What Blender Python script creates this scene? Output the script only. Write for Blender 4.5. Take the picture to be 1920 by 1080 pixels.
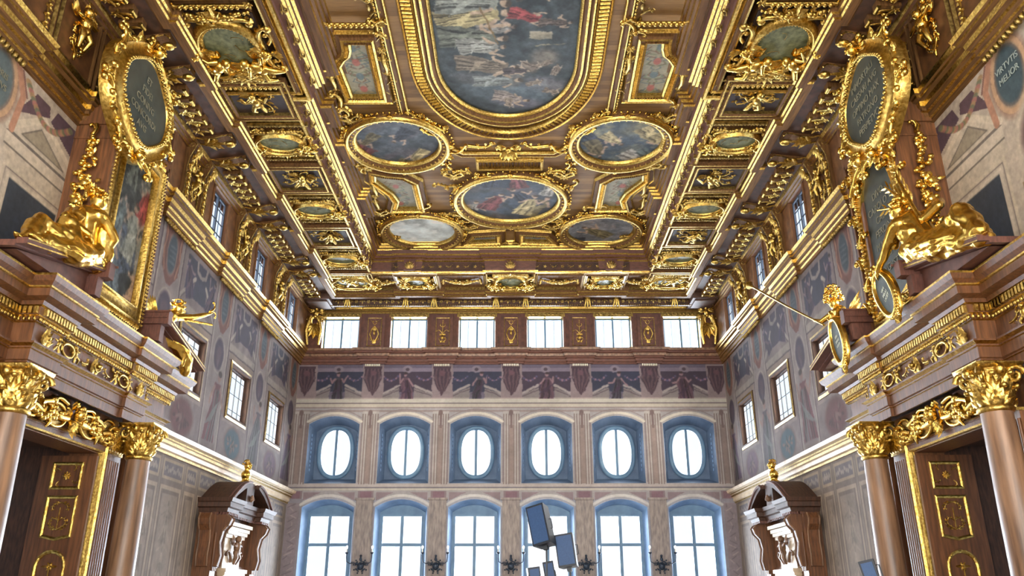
import bpy, math, random
import numpy as np
from mathutils import Vector, Matrix
from math import sin, cos, pi, radians, sqrt, atan2, hypot
for o in list(bpy.data.objects): bpy.data.objects.remove(o)
S = bpy.context.scene
COL = S.collection
# ------------------------------------------------------------------ camera
cd = bpy.data.cameras.new('camera'); cam = bpy.data.objects.new('camera', cd); COL.objects.link(cam)
cd.sensor_width = 36.0; cd.lens = 36.0 * 1520 / 1920; cd.clip_end = 200
cam.location = (.25, 0, 1.6); cam.rotation_euler = (radians(90 + 20.95), 0, radians(.38))
S.camera = cam
# ------------------------------------------------------------------ view, world, daylight beyond the windows
S.view_settings.view_transform = 'Standard'; S.view_settings.look = 'None'
S.view_settings.gamma = 1; S.view_settings.use_curve_mapping = False
S.view_settings.exposure = 0.62
W = bpy.data.worlds.new('world'); S.world = W; W.use_nodes = True
bg = W.node_tree.nodes['Background']; bg.inputs[0].default_value = (.72, .84, 1, 1); bg.inputs[1].default_value = 1.0
def area(name, loc, rot, sx, sy, power, col, spread=180):
    l = bpy.data.lights.new(name, 'AREA'); l.shape = 'RECTANGLE'; l.size = sx; l.size_y = sy
    l.energy = power; l.color = col; l.spread = radians(spread)
    o = bpy.data.objects.new(name, l); COL.objects.link(o); o.location = loc; o.rotation_euler = rot
    return o
area('daylight_far', (0, 33.6, 7.2), (radians(-90), 0, 0), 18, 13, 9500, (.84, .92, 1.0), 105)
area('daylight_near', (0, -3.6, 7.2), (radians(90), 0, 0), 18, 13, 17000, (1.0, .94, .82), 150)
for s in (-1, 1):
    area('daylight_clerestory', (s*9.7, 15, 12.0), (0, radians(s*90), 0), 1.8, 34, 2600, (.66, .80, 1.0), 120)
    area('daylight_gallery', (s*9.9, 17, 7.6), (0, radians(s*90), 0), 2.4, 30, 5200, (1.0, .90, .72), 120)
# ------------------------------------------------------------------ materials
def lin(c):
    return tuple((x/12.92 if x <= .04045 else ((x+.055)/1.055)**2.4) for x in c)
def newmat(name):
    m = bpy.data.materials.new(name); m.use_nodes = True
    nt = m.node_tree; b = nt.nodes['Principled BSDF']; return m, nt, b
def nd(nt, t, **k):
    n = nt.nodes.new(t)
    for a, v in k.items():
        if a.startswith('i_'): n.inputs[a[2:].replace('_', ' ')].default_value = v
        else: setattr(n, a, v)
    return n
def bump(nt, b, src, strength, dist=.01):
    bp = nd(nt, 'ShaderNodeBump'); bp.inputs['Strength'].default_value = strength; bp.inputs['Distance'].default_value = dist
    nt.links.new(src, bp.inputs['Height']); nt.links.new(bp.outputs[0], b.inputs['Normal'])
def mat_noise(name, c1, c2, rough=.5, metal=0., scale=4., stretch=(1, 1, 1), bmp=.0, detail=5, coat=0, r2=None, bdist=.01, pos=(.3, .7)):
    m, nt, b = newmat(name)
    tc = nd(nt, 'ShaderNodeTexCoord'); mp = nd(nt, 'ShaderNodeMapping'); mp.inputs['Scale'].default_value = stretch
    no = nd(nt, 'ShaderNodeTexNoise'); no.inputs['Scale'].default_value = scale; no.inputs['Detail'].default_value = detail
    cr = nd(nt, 'ShaderNodeValToRGB'); cr.color_ramp.elements[0].position = pos[0]; cr.color_ramp.elements[1].position = pos[1]
    cr.color_ramp.elements[0].color = (*lin(c1), 1); cr.color_ramp.elements[1].color = (*lin(c2), 1)
    nt.links.new(tc.outputs['Object'], mp.inputs[0]); nt.links.new(mp.outputs[0], no.inputs[0])
    nt.links.new(no.outputs[0], cr.inputs[0]); nt.links.new(cr.outputs[0], b.inputs['Base Color'])
    b.inputs['Roughness'].default_value = rough; b.inputs['Metallic'].default_value = metal
    if coat: b.inputs['Coat Weight'].default_value = coat; b.inputs['Coat Roughness'].default_value = .25
    if bmp: bump(nt, b, no.outputs[0], bmp, bdist)
    return m
GOLD = mat_noise('gold_leaf', (.62, .48, .21), (.91, .79, .45), .32, 1., 20, bmp=.6, bdist=.02)
GOLDB = mat_noise('burnished_gold', (.78, .60, .24), (.96, .83, .45), .27, 1., 9, bmp=.25, bdist=.02)
GOLDD = mat_noise('aged_gilding', (.42, .33, .17), (.76, .65, .38), .40, .9, 14, bmp=.5, bdist=.02)
WOOD = mat_noise('walnut', (.30, .19, .11), (.48, .32, .19), .45, 0, 3, (1.5, 1.5, 9), .08, coat=.1)
WOODX = mat_noise('walnut_lengthwise', (.29, .175, .10), (.47, .30, .175), .46, 0, 3, (7, .6, 7), .08, coat=.08)
WOODC = mat_noise('ceiling_walnut', (.30, .20, .11), (.48, .34, .19), .6, 0, 3, (7, .6, 7), .08)
WOODC.node_tree.nodes['Principled BSDF'].inputs['Specular IOR Level'].default_value = .2
WOODD = mat_noise('dark_walnut', (.19, .12, .08), (.32, .20, .14), .6, 0, 3, (1.5, 1.5, 9), .06)
WOODR = mat_noise('reddish_walnut', (.30, .18, .15), (.43, .27, .22), .55, 0, 3, (2, 2, 9), .06)
COLM = mat_noise('polished_column_wood', (.30, .21, .15), (.58, .44, .33), .45, 0, 2.4, (4, .3, 4), .03, coat=.12, pos=(.3, .7))
DARK = mat_noise('dark_ground', (.15, .11, .11), (.23, .17, .16), .6, 0, 5)
SLATE = mat_noise('slate_plaque', (.17, .20, .20), (.25, .28, .27), .45, 0, 5)
GREENP = mat_noise('green_painted_plaque', (.28, .30, .20), (.50, .52, .38), .5, 0, 9, detail=8)
STONE = mat_noise('painted_plaster', (.62, .55, .50), (.74, .66, .59), .75, 0, 2)
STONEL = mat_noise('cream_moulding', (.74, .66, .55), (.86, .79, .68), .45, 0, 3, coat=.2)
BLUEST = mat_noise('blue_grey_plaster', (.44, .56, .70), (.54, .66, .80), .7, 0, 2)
BLUESHADE = mat_noise('shaded_blue_niche_plaster', (.28, .36, .47), (.37, .45, .56), .7, 0, 2)  # blue plaster darkened; shade of the upper niches is put into the colour
WFRAME = mat_noise('blue_grey_window_paint', (.34, .47, .60), (.42, .56, .68), .5, 0, 3)
DFRAME = mat_noise('dark_window_paint', (.13, .15, .18), (.20, .22, .25), .5, 0, 3)
IRON = mat_noise('wrought_iron', (.16, .20, .26), (.26, .31, .38), .45, .6, 8)
BLACKP = mat_noise('black_speaker_shell', (.04, .07, .12), (.07, .11, .17), .5, 0, 8)
GRILLE = mat_noise('speaker_grille', (.12, .24, .40), (.16, .29, .46), .55, 0, 60)
WHITE = mat_noise('white_lettering', (.72, .74, .68), (.82, .84, .78), .6, 0, 8)
PALELET = mat_noise('faded_lettering', (.40, .40, .33), (.52, .50, .42), .6, 0, 8)
FLOORM = mat_noise('limestone_floor', (.62, .56, .50), (.76, .70, .62), .35, 0, .7)
CREAMB = mat_noise('cream_wax', (.85, .83, .76), (.95, .93, .86), .4, 0, 8)
def planks():
    m, nt, b = newmat('ceiling_planks')
    tc = nd(nt, 'ShaderNodeTexCoord'); sp = nd(nt, 'ShaderNodeSeparateXYZ'); nt.links.new(tc.outputs['Object'], sp.inputs[0])
    mu = nd(nt, 'ShaderNodeMath', operation='MULTIPLY'); mu.inputs[1].default_value = 5.5
    nt.links.new(sp.outputs['Y'], mu.inputs[0]); fl = nd(nt, 'ShaderNodeMath', operation='FLOOR'); nt.links.new(mu.outputs[0], fl.inputs[0])
    wn = nd(nt, 'ShaderNodeTexWhiteNoise', noise_dimensions='1D'); nt.links.new(fl.outputs[0], wn.inputs['W'])
    mp = nd(nt, 'ShaderNodeMapping'); mp.inputs['Scale'].default_value = (.8, 9, 1)
    no = nd(nt, 'ShaderNodeTexNoise'); no.inputs['Scale'].default_value = 4; no.inputs['Detail'].default_value = 6
    nt.links.new(tc.outputs['Object'], mp.inputs[0]); nt.links.new(mp.outputs[0], no.inputs[0])
    ad = nd(nt, 'ShaderNodeMath', operation='ADD'); nt.links.new(wn.outputs[0], ad.inputs[0]); nt.links.new(no.outputs[0], ad.inputs[1])
    hf = nd(nt, 'ShaderNodeMath', operation='MULTIPLY'); hf.inputs[1].default_value = .5; nt.links.new(ad.outputs[0], hf.inputs[0])
    cr = nd(nt, 'ShaderNodeValToRGB'); cr.color_ramp.elements[0].position = .2; cr.color_ramp.elements[1].position = .8
    cr.color_ramp.elements[0].color = (*lin((.38, .275, .16)), 1); cr.color_ramp.elements[1].color = (*lin((.60, .47, .30)), 1)
    nt.links.new(hf.outputs[0], cr.inputs[0]); nt.links.new(cr.outputs[0], b.inputs['Base Color']); b.inputs['Roughness'].default_value = .6; b.inputs['Specular IOR Level'].default_value = .2
    return m
PLANK = planks()
def attr_mat(name, rough, bmp=.15, spec=.5, ov=.14):
    m, nt, b = newmat(name)
    at = nd(nt, 'ShaderNodeAttribute'); at.attribute_name = 'Col'
    tc = nd(nt, 'ShaderNodeTexCoord'); no = nd(nt, 'ShaderNodeTexNoise'); no.inputs['Scale'].default_value = 14; no.inputs['Detail'].default_value = 8
    nt.links.new(tc.outputs['Object'], no.inputs[0])
    mx = nd(nt, 'ShaderNodeMixRGB', blend_type='OVERLAY'); mx.inputs[0].default_value = ov
    nt.links.new(at.outputs['Color'], mx.inputs[1]); nt.links.new(no.outputs[0], mx.inputs[2]); nt.links.new(mx.outputs[0], b.inputs['Base Color'])
    b.inputs['Roughness'].default_value = rough; b.inputs['Specular IOR Level'].default_value = spec
    if bmp: bump(nt, b, no.outputs[0], bmp)
    return m
FRESCO = attr_mat('fresco_plaster', .8)
OIL = attr_mat('oil_paint', .6, .25, .2, .3)
def glassmat():
    m, nt, b = newmat('window_glass')
    tr = nd(nt, 'ShaderNodeBsdfTransparent'); tr.inputs[0].default_value = (.97, .98, 1, 1); gl = nd(nt, 'ShaderNodeBsdfGlossy'); gl.inputs['Roughness'].default_value = .15
    mx = nd(nt, 'ShaderNodeMixShader'); mx.inputs[0].default_value = .06
    nt.links.new(tr.outputs[0], mx.inputs[1]); nt.links.new(gl.outputs[0], mx.inputs[2])
    nt.links.new(mx.outputs[0], nt.nodes['Material Output'].inputs[0]); return m
GLASS = glassmat()
def glow(name, c, s):
    m, nt, b = newmat(name); b.inputs['Base Color'].default_value = (*c, 1)
    b.inputs['Emission Color'].default_value = (*c, 1); b.inputs['Emission Strength'].default_value = s; return m
BULB = glow('candle_bulb', (1, .96, .88), 9)
# ------------------------------------------------------------------ mesh builder
class MB:
    def __init__(s): s.v = []; s.f = []; s.m = []
    def add(s, vs, fs, mat=0):
        b = len(s.v); s.v.extend([tuple(p) for p in vs]); s.f.extend([tuple(i+b for i in q) for q in fs])
        if isinstance(mat, (list, tuple)): s.m.extend(mat)
        else: s.m.extend([mat]*len(fs))
        return s
    def box(s, x0, x1, y0, y1, z0, z1, mat=0):
        return s.add([(x0,y0,z0),(x1,y0,z0),(x1,y1,z0),(x0,y1,z0),(x0,y0,z1),(x1,y0,z1),(x1,y1,z1),(x0,y1,z1)],
                     [(0,3,2,1),(4,5,6,7),(0,1,5,4),(1,2,6,5),(2,3,7,6),(3,0,4,7)], mat)
    def tube(s, pts, rad, n=6, mat=0, closed=False, flat=1.):
        P = [Vector(p) for p in pts]; N = len(P)
        R = rad if isinstance(rad, (list, tuple)) else [rad]*N
        vs = []; up = Vector((0, 0, 1))
        for i in range(N):
            a = P[i-1] if (i or closed) else P[0]; c = P[(i+1) % N] if (i < N-1 or closed) else P[-1]
            t = (c-a); t = t.normalized() if t.length > 1e-9 else Vector((1, 0, 0))
            u = t.cross(up)
            if u.length < .2: u = t.cross(Vector((0, 1, 0)))
            u.normalize(); w = u.cross(t).normalized()
            for k in range(n):
                an = 2*pi*k/n; q = P[i]+u*(cos(an)*R[i])+w*(sin(an)*R[i]*flat); vs.append(tuple(q))
        fs = []
        for i in range(N if closed else N-1):
            j = (i+1) % N
            for k in range(n):
                k2 = (k+1) % n; fs.append((i*n+k, i*n+k2, j*n+k2, j*n+k))
        if not closed: fs += [tuple(range(n))[::-1], tuple((N-1)*n+k for k in range(n))]
        return s.add(vs, fs, mat)
    def sweep(s, path, prof, closed=False, mats=0, caps=True):
        N = len(path); P = [Vector((p[0], p[1])) for p in path]; vs = []; M = len(prof)
        def nrm(a, b):
            d = b-a; d.normalize(); return Vector((d.y, -d.x))
        for i in range(N):
            if closed or 0 < i < N-1:
                n1 = nrm(P[i-1], P[i]); n2 = nrm(P[i], P[(i+1) % N]); m = n1+n2
                if m.length < 1e-6: m = n1
                m.normalize(); m = m/max(.35, m.dot(n1))
            elif i == 0: m = nrm(P[0], P[1])
            else: m = nrm(P[-2], P[-1])
            for (o, z) in prof: vs.append((P[i].x+m.x*o, P[i].y+m.y*o, z))
        fs = []; mm = []
        for i in range(N if closed else N-1):
            j = (i+1) % N
            for k in range(M-1):
                fs.append((i*M+k, j*M+k, j*M+k+1, i*M+k+1)); mm.append(mats[k] if isinstance(mats, (list, tuple)) else mats)
        if not closed and caps:
            fs += [tuple(range(M)), tuple((N-1)*M+k for k in range(M))[::-1]]; c = mats[0] if isinstance(mats, (list, tuple)) else mats; mm += [c, c]
        return s.add(vs, fs, mm)
    def lathe(s, prof, c=(0, 0, 0), n=16, mat=0, axis='y', flute=0):
        vs = []
        for (r, h) in prof:
            for k in range(n):
                a = 2*pi*k/n; rr = r*(1-(flute if k % 2 else 0))
                x, z = rr*cos(a), rr*sin(a)
                p = (x, h, z) if axis == 'y' else ((x, z, h) if axis == 'z' else (h, x, z))
                vs.append((c[0]+p[0], c[1]+p[1], c[2]+p[2]))
        fs = []
        for i in range(len(prof)-1):
            for k in range(n):
                k2 = (k+1) % n; fs.append((i*n+k, i*n+k2, (i+1)*n+k2, (i+1)*n+k))
        fs += [tuple(range(n))[::-1], tuple((len(prof)-1)*n+k for k in range(n))]
        return s.add(vs, fs, mat)
    def ell(s, c, r, n=8, m=5, mat=0, rot=0.):
        if not isinstance(r, (tuple, list)): r = (r, r, r)
        vs = [(0, 0, r[2])]
        for i in range(1, m):
            t = pi*i/m
            for k in range(n):
                a = 2*pi*k/n; vs.append((r[0]*sin(t)*cos(a), r[1]*sin(t)*sin(a), r[2]*cos(t)))
        vs.append((0, 0, -r[2])); cr, sr = cos(rot), sin(rot)
        vs = [(c[0]+x*cr-y*sr, c[1]+x*sr+y*cr, c[2]+z) for x, y, z in vs]
        fs = [(0, 1+k, 1+(k+1) % n) for k in range(n)]
        for i in range(m-2):
            for k in range(n):
                a = 1+i*n+k; b = 1+i*n+(k+1) % n; fs.append((a, a+n, b+n, b))
        L = len(vs)-1; b0 = 1+(m-2)*n
        fs += [(L, b0+(k+1) % n, b0+k) for k in range(n)]
        return s.add(vs, fs, mat)
    def leaf(s, x, y, ang, L, w, h=.03, z=0., mat=0, curl=0.):
        c, q = cos(ang), sin(ang)
        pts = [(0, 0, 0), (.35*L, w, 0), (.35*L, -w, 0), (.4*L, 0, h), (L, curl*L, h*.7), (.75*L, w*.55+curl*L*.5, 0), (.75*L, -w*.55+curl*L*.5, 0)]
        vs = [(x+a*c-b*q, y+a*q+b*c, z+d) for a, b, d in pts]
        return s.add(vs, [(0, 3, 1), (0, 2, 3), (1, 3, 5), (3, 4, 5), (3, 2, 6), (3, 6, 4)], mat)
    def disc(s, c, rx, ry, z, n=32, mat=0, e=2.):
        vs = []
        for k in range(n):
            a = 2*pi*k/n; vs.append((c[0]+rx*math.copysign(abs(cos(a))**(2/e), cos(a)), c[1]+ry*math.copysign(abs(sin(a))**(2/e), sin(a)), z))
        return s.add(vs, [tuple(range(n))], mat)
    def poly(s, pts, z0, z1, mat=0):
        n = len(pts); vs = [(p[0], p[1], z0) for p in pts]+[(p[0], p[1], z1) for p in pts]
        return s.add(vs, [tuple(range(n))[::-1], tuple(range(n, 2*n))]+[(i, (i+1) % n, n+(i+1) % n, n+i) for i in range(n)], mat)
    def map(s, fn): s.v = [fn(p) for p in s.v]; return s
    def join(s, o, fn=None, dm=0):
        return s.add([fn(p) if fn else p for p in o.v], o.f, [m+dm for m in o.m])
    def mesh(s, name, mats, smooth=True):
        me = bpy.data.meshes.new(name); me.from_pydata(s.v, [], s.f)
        for m in (mats if isinstance(mats, (list, tuple)) else [mats]): me.materials.append(m)
        me.polygons.foreach_set('material_index', s.m)
        if smooth: 
            me.polygons.foreach_set('use_smooth', [True]*len(s.f))
        me.update(); return me
def setsmooth(o, ang):
    me = o.data
    try: me.set_sharp_from_angle(angle=ang)
    except Exception: pass
def link(name, data, parent=None, loc=(0, 0, 0), R=None, sc=None):
    o = bpy.data.objects.new(name, data); COL.objects.link(o)
    if R is not None: o.rotation_euler = R.to_euler()
    o.location = loc
    if sc: o.scale = sc if isinstance(sc, (tuple, list)) else (sc, sc, sc)
    if parent: o.parent = parent
    return o
def tag(o, label, cat, group=None):
    o['label'] = label; o['category'] = cat
    if group: o['group'] = group
    return o
def thing(name, label, cat, loc=(0, 0, 0), R=None, group=None, sc=None):
    return tag(link(name, None, None, loc, R, sc), label, cat, group)
def part(name, mb, mats, parent, label=None, smooth=True, ang=1.35, loc=(0, 0, 0), R=None):
    o = link(name, mb.mesh(name, mats, smooth), parent, loc, R)
    if smooth: setsmooth(o, ang)
    if label: o['label'] = label
    return o
def solo(name, mb, mats, label, cat, loc=(0, 0, 0), R=None, group=None, sc=None, smooth=True, ang=1.35):
    o = link(name, mb.mesh(name, mats, smooth), None, loc, R, sc)
    if smooth: setsmooth(o, ang)
    return tag(o, label, cat, group)
def struct(name, mb, mats, smooth=False, loc=(0, 0, 0), R=None, parent=None):
    o = link(name, mb.mesh(name, mats, smooth), parent, loc, R)
    if smooth: setsmooth(o, .6)
    if not parent: o['kind'] = 'structure'
    return o
def inst(root, loc, R=None, label=None, group=None, sc=None):
    r = root.copy(); COL.objects.link(r); r.location = loc
    if R is not None: r.rotation_euler = R.to_euler()
    if label: r['label'] = label
    if group: r['group'] = group
    if sc: r.scale = sc if isinstance(sc, (tuple, list)) else (sc, sc, sc)
    for ch in list(root.children):
        c = ch.copy(); COL.objects.link(c); c.parent = r
        for g in list(ch.children):
            d = g.copy(); COL.objects.link(d); d.parent = c
    return r
def RM(x, y):
    x = Vector(x); y = Vector(y); z = x.cross(y); return Matrix((x, y, z)).transposed()
RC = RM((1, 0, 0), (0, -1, 0))      # on the ceiling, local z down
RL = RM((0, 1, 0), (0, 0, 1)); RR = RM((0, -1, 0), (0, 0, 1)); RF = RM((1, 0, 0), (0, 0, 1))
ORD = ['nearest', 'second nearest', 'third nearest', 'fourth nearest', 'farthest']; OR5 = ['first', 'second', 'third', 'fourth', 'fifth']
SD = {-1: 'left', 1: 'right'}
# ------------------------------------------------------------------ painter (colours of frescoes and oil paintings)
def vnoise(ny, nx, cells, seed, oct=4):
    rg = np.random.RandomState(seed); out = np.zeros((ny, nx)); amp = 1.; tot = 0
    asp = ny/nx
    for o in range(oct):
        cx = max(1, int(cells*2**o)); cy = max(1, int(round(cells*asp*2**o)))
        g = rg.rand(cy+2, cx+2)
        y = np.linspace(0, cy, ny); x = np.linspace(0, cx, nx); yi = np.minimum(y.astype(int), cy); xi = np.minimum(x.astype(int), cx)
        fy = (y-yi)[:, None]; fx = (x-xi)[None]; fy = fy*fy*(3-2*fy); fx = fx*fx*(3-2*fx)
        a = g[yi][:, xi]; b = g[yi][:, xi+1]; c = g[yi+1][:, xi]; d = g[yi+1][:, xi+1]
        out += amp*((a*(1-fx)+b*fx)*(1-fy)+(c*(1-fx)+d*fx)*fy); tot += amp; amp *= .55
    return out/tot
class Paint:
    def __init__(s, x0, x1, y0, y1, res, col):
        s.x0, s.y0, s.res = x0, y0, res
        s.nx = int(round((x1-x0)/res))+1; s.ny = int(round((y1-y0)/res))+1
        s.xs = np.linspace(x0, x1, s.nx); s.ys = np.linspace(y0, y1, s.ny)
        s.X, s.Y = np.meshgrid(s.xs, s.ys); s.c = np.ones((s.ny, s.nx, 3))*np.array(col)
    def _win(s, a, b, c, d):
        i0 = np.searchsorted(s.xs, a); i1 = np.searchsorted(s.xs, b); j0 = np.searchsorted(s.ys, c); j1 = np.searchsorted(s.ys, d)
        return slice(j0, j1+1), slice(i0, i1+1)
    def mask(s, w, m, col, al=1.):
        c = s.c[w]; k = (m*al)[..., None]; s.c[w] = c*(1-k)+np.array(col)*k
    def rect(s, x0, y0, x1, y1, col, al=1.):
        w = s._win(min(x0, x1), max(x0, x1), min(y0, y1), max(y0, y1)); X = s.X[w]
        s.mask(w, np.ones(X.shape), col, al)
    def ell(s, cx, cy, rx, ry, col, al=1., rot=0., soft=.25):
        R = max(rx, ry)*1.3; w = s._win(cx-R, cx+R, cy-R, cy+R); X = s.X[w]-cx; Y = s.Y[w]-cy; c, q = cos(rot), sin(rot)
        d = np.sqrt(((X*c+Y*q)/rx)**2+((-X*q+Y*c)/ry)**2); s.mask(w, np.clip((1-d)/soft+.5, 0, 1), col, al)
    def ring(s, cx, cy, rx, ry, t, col, al=1.):
        w = s._win(cx-rx-t, cx+rx+t, cy-ry-t, cy+ry+t); X = s.X[w]-cx; Y = s.Y[w]-cy
        d = np.sqrt((X/rx)**2+(Y/ry)**2)-1; s.mask(w, (np.abs(d)*min(rx, ry) < t/2).astype(float), col, al)
    def line(s, pts, wd, col, al=1.):
        for (a, b), (c, d) in zip(pts[:-1], pts[1:]):
            w = s._win(min(a, c)-wd, max(a, c)+wd, min(b, d)-wd, max(b, d)+wd); X = s.X[w]; Y = s.Y[w]
            dx, dy = c-a, d-b; L = dx*dx+dy*dy+1e-9; t = np.clip(((X-a)*dx+(Y-b)*dy)/L, 0, 1)
            di = np.hypot(X-a-t*dx, Y-b-t*dy); s.mask(w, np.clip((wd/2-di)/(s.res*.8)+.5, 0, 1), col, al)
    def poly(s, pts, col, al=1.):
        xs = [p[0] for p in pts]; ys = [p[1] for p in pts]; w = s._win(min(xs), max(xs), min(ys), max(ys)); X = s.X[w]; Y = s.Y[w]
        m = np.zeros(X.shape, bool); n = len(pts)
        for i in range(n):
            (a, b), (c, d) = pts[i], pts[(i+1) % n]
            if b == d: continue
            m ^= ((Y > min(b, d)) & (Y <= max(b, d)) & (X < (c-a)*(Y-b)/(d-b)+a))
        s.mask(w, m.astype(float), col, al)
    def mottle(s, amp, cells, seed, tint=(1, 1, 1)):
        n = vnoise(s.ny, s.nx, cells, seed)-.5; s.c *= 1+amp*2*n[..., None]*np.array(tint)
    def warp(s, amp, cells, seed):
        """painterly displacement of the drawn shapes"""
        a = (vnoise(s.ny, s.nx, cells, seed, 3)-.5)*2*amp/s.res; b = (vnoise(s.ny, s.nx, cells, seed+1, 3)-.5)*2*amp/s.res
        j, i = np.meshgrid(np.arange(s.ny), np.arange(s.nx), indexing='ij')
        s.c = s.c[np.clip((j+a).astype(int), 0, s.ny-1), np.clip((i+b).astype(int), 0, s.nx-1)]
        s.c = (s.c*2+np.roll(s.c, 1, 0)+np.roll(s.c, 1, 1))/4
    def figure(s, x, y, h, ang, cols, seed, al=1.):
        """a robed figure: y is the foot, ang turns it; cols = robe, robe2, flesh"""
        r = random.Random(seed); ca, sa = cos(ang), sin(ang)
        T = lambda u, v: (x+(u*ca-v*sa)*h, y+(u*sa+v*ca)*h)
        lean = r.uniform(-.12, .12); w = r.uniform(.13, .2)
        P = [(-w*1.3+r.uniform(-.05, .05), 0), (w*1.4, .0), (w*1.2, .35), (w*.9+lean, .6), (.12+lean, .82), (-.12+lean, .82), (-w+lean, .55), (-w*1.1, .3)]
        s.poly([T(*p) for p in P], cols[0], al)
        for k in range(12):
            a = r.uniform(-w*1.1, w*1.1); c2 = cols[1] if k % 2 else tuple(c*.45 for c in cols[0])
            s.line([T(a, 0.02), T(a*.7+lean*.5+r.uniform(-.04, .04), .35), T(a*.5+lean, .72)], r.uniform(.014, .035)*h, c2, .75*al)
        s.poly([T(-w*1.5, .2), T(w*.6, .5), T(w*1.1+lean, .62), T(w*.2, .3)], cols[1], .8*al)
        for sg in (-1, 1):
            ex = sg*r.uniform(.2, .36); ey = r.uniform(.5, .95)
            s.line([T(sg*.11+lean, .76), T(sg*.2+lean, .62), T(ex+lean, ey)], .06*h, cols[2], al)
        hx = lean*1.3; cx, cy = T(hx, .92); s.ell(cx, cy, .065*h, .08*h, cols[2], al, ang)
        cx, cy = T(hx+.01, .965); s.ell(cx, cy, .07*h, .045*h, tuple(c*.45 for c in cols[2]), al, ang)
    def mesh(s, name, P, mat, keep=None):
        """P maps (x, y) arrays to three coordinate arrays; keep filters the cells"""
        a, b, c = P(s.X, s.Y); V = np.stack([a, b, c], -1).reshape(-1, 3)
        j, i = np.meshgrid(np.arange(s.ny-1), np.arange(s.nx-1), indexing='ij')
        q = (j*s.nx+i)[..., None]+np.array([0, 1, s.nx+1, s.nx]); q = q.reshape(-1, 4)
        if keep is not None:
            cx = (s.X[:-1, :-1]+s.X[1:, 1:])/2; cy = (s.Y[:-1, :-1]+s.Y[1:, 1:])/2; q = q[keep(cx, cy).reshape(-1)]
        cc = np.clip(s.c.reshape(-1, 3), 0, 1); cc = np.where(cc <= .04045, cc/12.92, ((cc+.055)/1.055)**2.4)
        used = np.unique(q); rm = np.full(len(V), -1); rm[used] = np.arange(len(used)); q = rm[q]; V = V[used]; cc = cc[used]
        me = bpy.data.meshes.new(name); me.vertices.add(len(V)); me.vertices.foreach_set('co', V.astype(np.float32).ravel())
        me.loops.add(len(q)*4); me.loops.foreach_set('vertex_index', q.ravel().astype(np.int32))
        me.polygons.add(len(q)); me.polygons.foreach_set('loop_start', (np.arange(len(q))*4).astype(np.int32))
        try: me.polygons.foreach_set('loop_total', np.full(len(q), 4, np.int32))
        except Exception: pass
        me.update(calc_edges=True)
        at = me.color_attributes.new('Col', 'FLOAT_COLOR', 'POINT'); at.data.foreach_set('color', np.hstack([cc, np.ones((len(cc), 1))]).astype(np.float32).ravel())
        me.materials.append(mat); me.polygons.foreach_set('use_smooth', [True]*len(q)); return me
def scene_paint(P, seed, base, lights, nfig, rot=0., hh=1.2):
    r = random.Random(seed); x0, x1, y0, y1 = P.xs[0], P.xs[-1], P.ys[0], P.ys[-1]
    n = vnoise(P.ny, P.nx, 4, seed); n2 = vnoise(P.ny, P.nx, 9, seed+7)
    P.c[:] = np.array(base)*(.55+.9*n)[..., None]
    k = np.clip((n2-.52)*3.5, 0, 1)[..., None]; P.c = P.c*(1-k)+np.array(lights[0])*k
    for i in range(nfig*2):
        x, y = r.uniform(x0, x1), r.uniform(y0, y1); P.ell(x, y, hh*r.uniform(.2, .5), hh*r.uniform(.1, .25), lights[r.randrange(len(lights))], .35, r.uniform(-1, 1), .9)
    for i in range(nfig):
        x = x0+(x1-x0)*((i*.618+r.uniform(0, .1)) % 1); y = y0+(y1-y0)*r.uniform(.05, .8)
        rc = [(.50, .24, .24), (.72, .64, .42), (.30, .38, .50), (.62, .60, .56), (.22, .24, .30), (.45, .40, .26), (.35, .42, .42)][r.randrange(7)]
        P.figure(x, y, hh*r.uniform(.7, 1.15), rot+r.uniform(-.5, .5), (rc, tuple(min(1, c*1.35) for c in rc), (.78, .62, .50)), seed*31+i)
    P.warp(.05, 16, seed+5); g = P.c.mean(-1, keepdims=True); P.c = (P.c*.7+g*.3)*(.88 if nfig else 1.); P.mottle(.25 if nfig else .06, 18, seed+3)
# ------------------------------------------------------------------ setting
HW = 8.6; YF = 31.9; YN = -1.9; CY = 15.02
MW = [13.0, 17.05, 21.1, 25.15, 29.2]; MC = [15.02, 19.07, 23.1, 27.15]
NX = [-7.0, -4.2, -1.4, 1.4, 4.2, 7.0]; PX = [-5.6, -2.8, 0, 2.8, 5.6]
CREAM = (.72, .67, .60); MAUVE = (.56, .50, .50); PURP = (.34, .26, .30); NAVY = (.18, .20, .27); RED = (.52, .30, .26); OCH = (.62, .47, .32)
struct('floor', MB().box(-HW-2, HW+2, YN-1, YF+1.5, -.3, 0), FLOORM)
def rect_path(xh, yf, j=0., side=(), shw=.95, far=(), fhw=.7):
    yn = 2*CY-yf; p = [(-xh, yn)]
    for c in side: p += [(-xh, c-shw), (-xh+j, c-shw), (-xh+j, c+shw), (-xh, c+shw)]
    p.append((-xh, yf))
    for c in far: p += [(c-fhw, yf), (c-fhw, yf-j), (c+fhw, yf-j), (c+fhw, yf)]
    p.append((xh, yf))
    for c in reversed(side): p += [(xh, c+shw), (xh-j, c+shw), (xh-j, c-shw), (xh, c-shw)]
    p.append((xh, yn)); return p
def ALLC(): return sorted([2*CY-c for c in MC[1:]]+MC)
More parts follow.
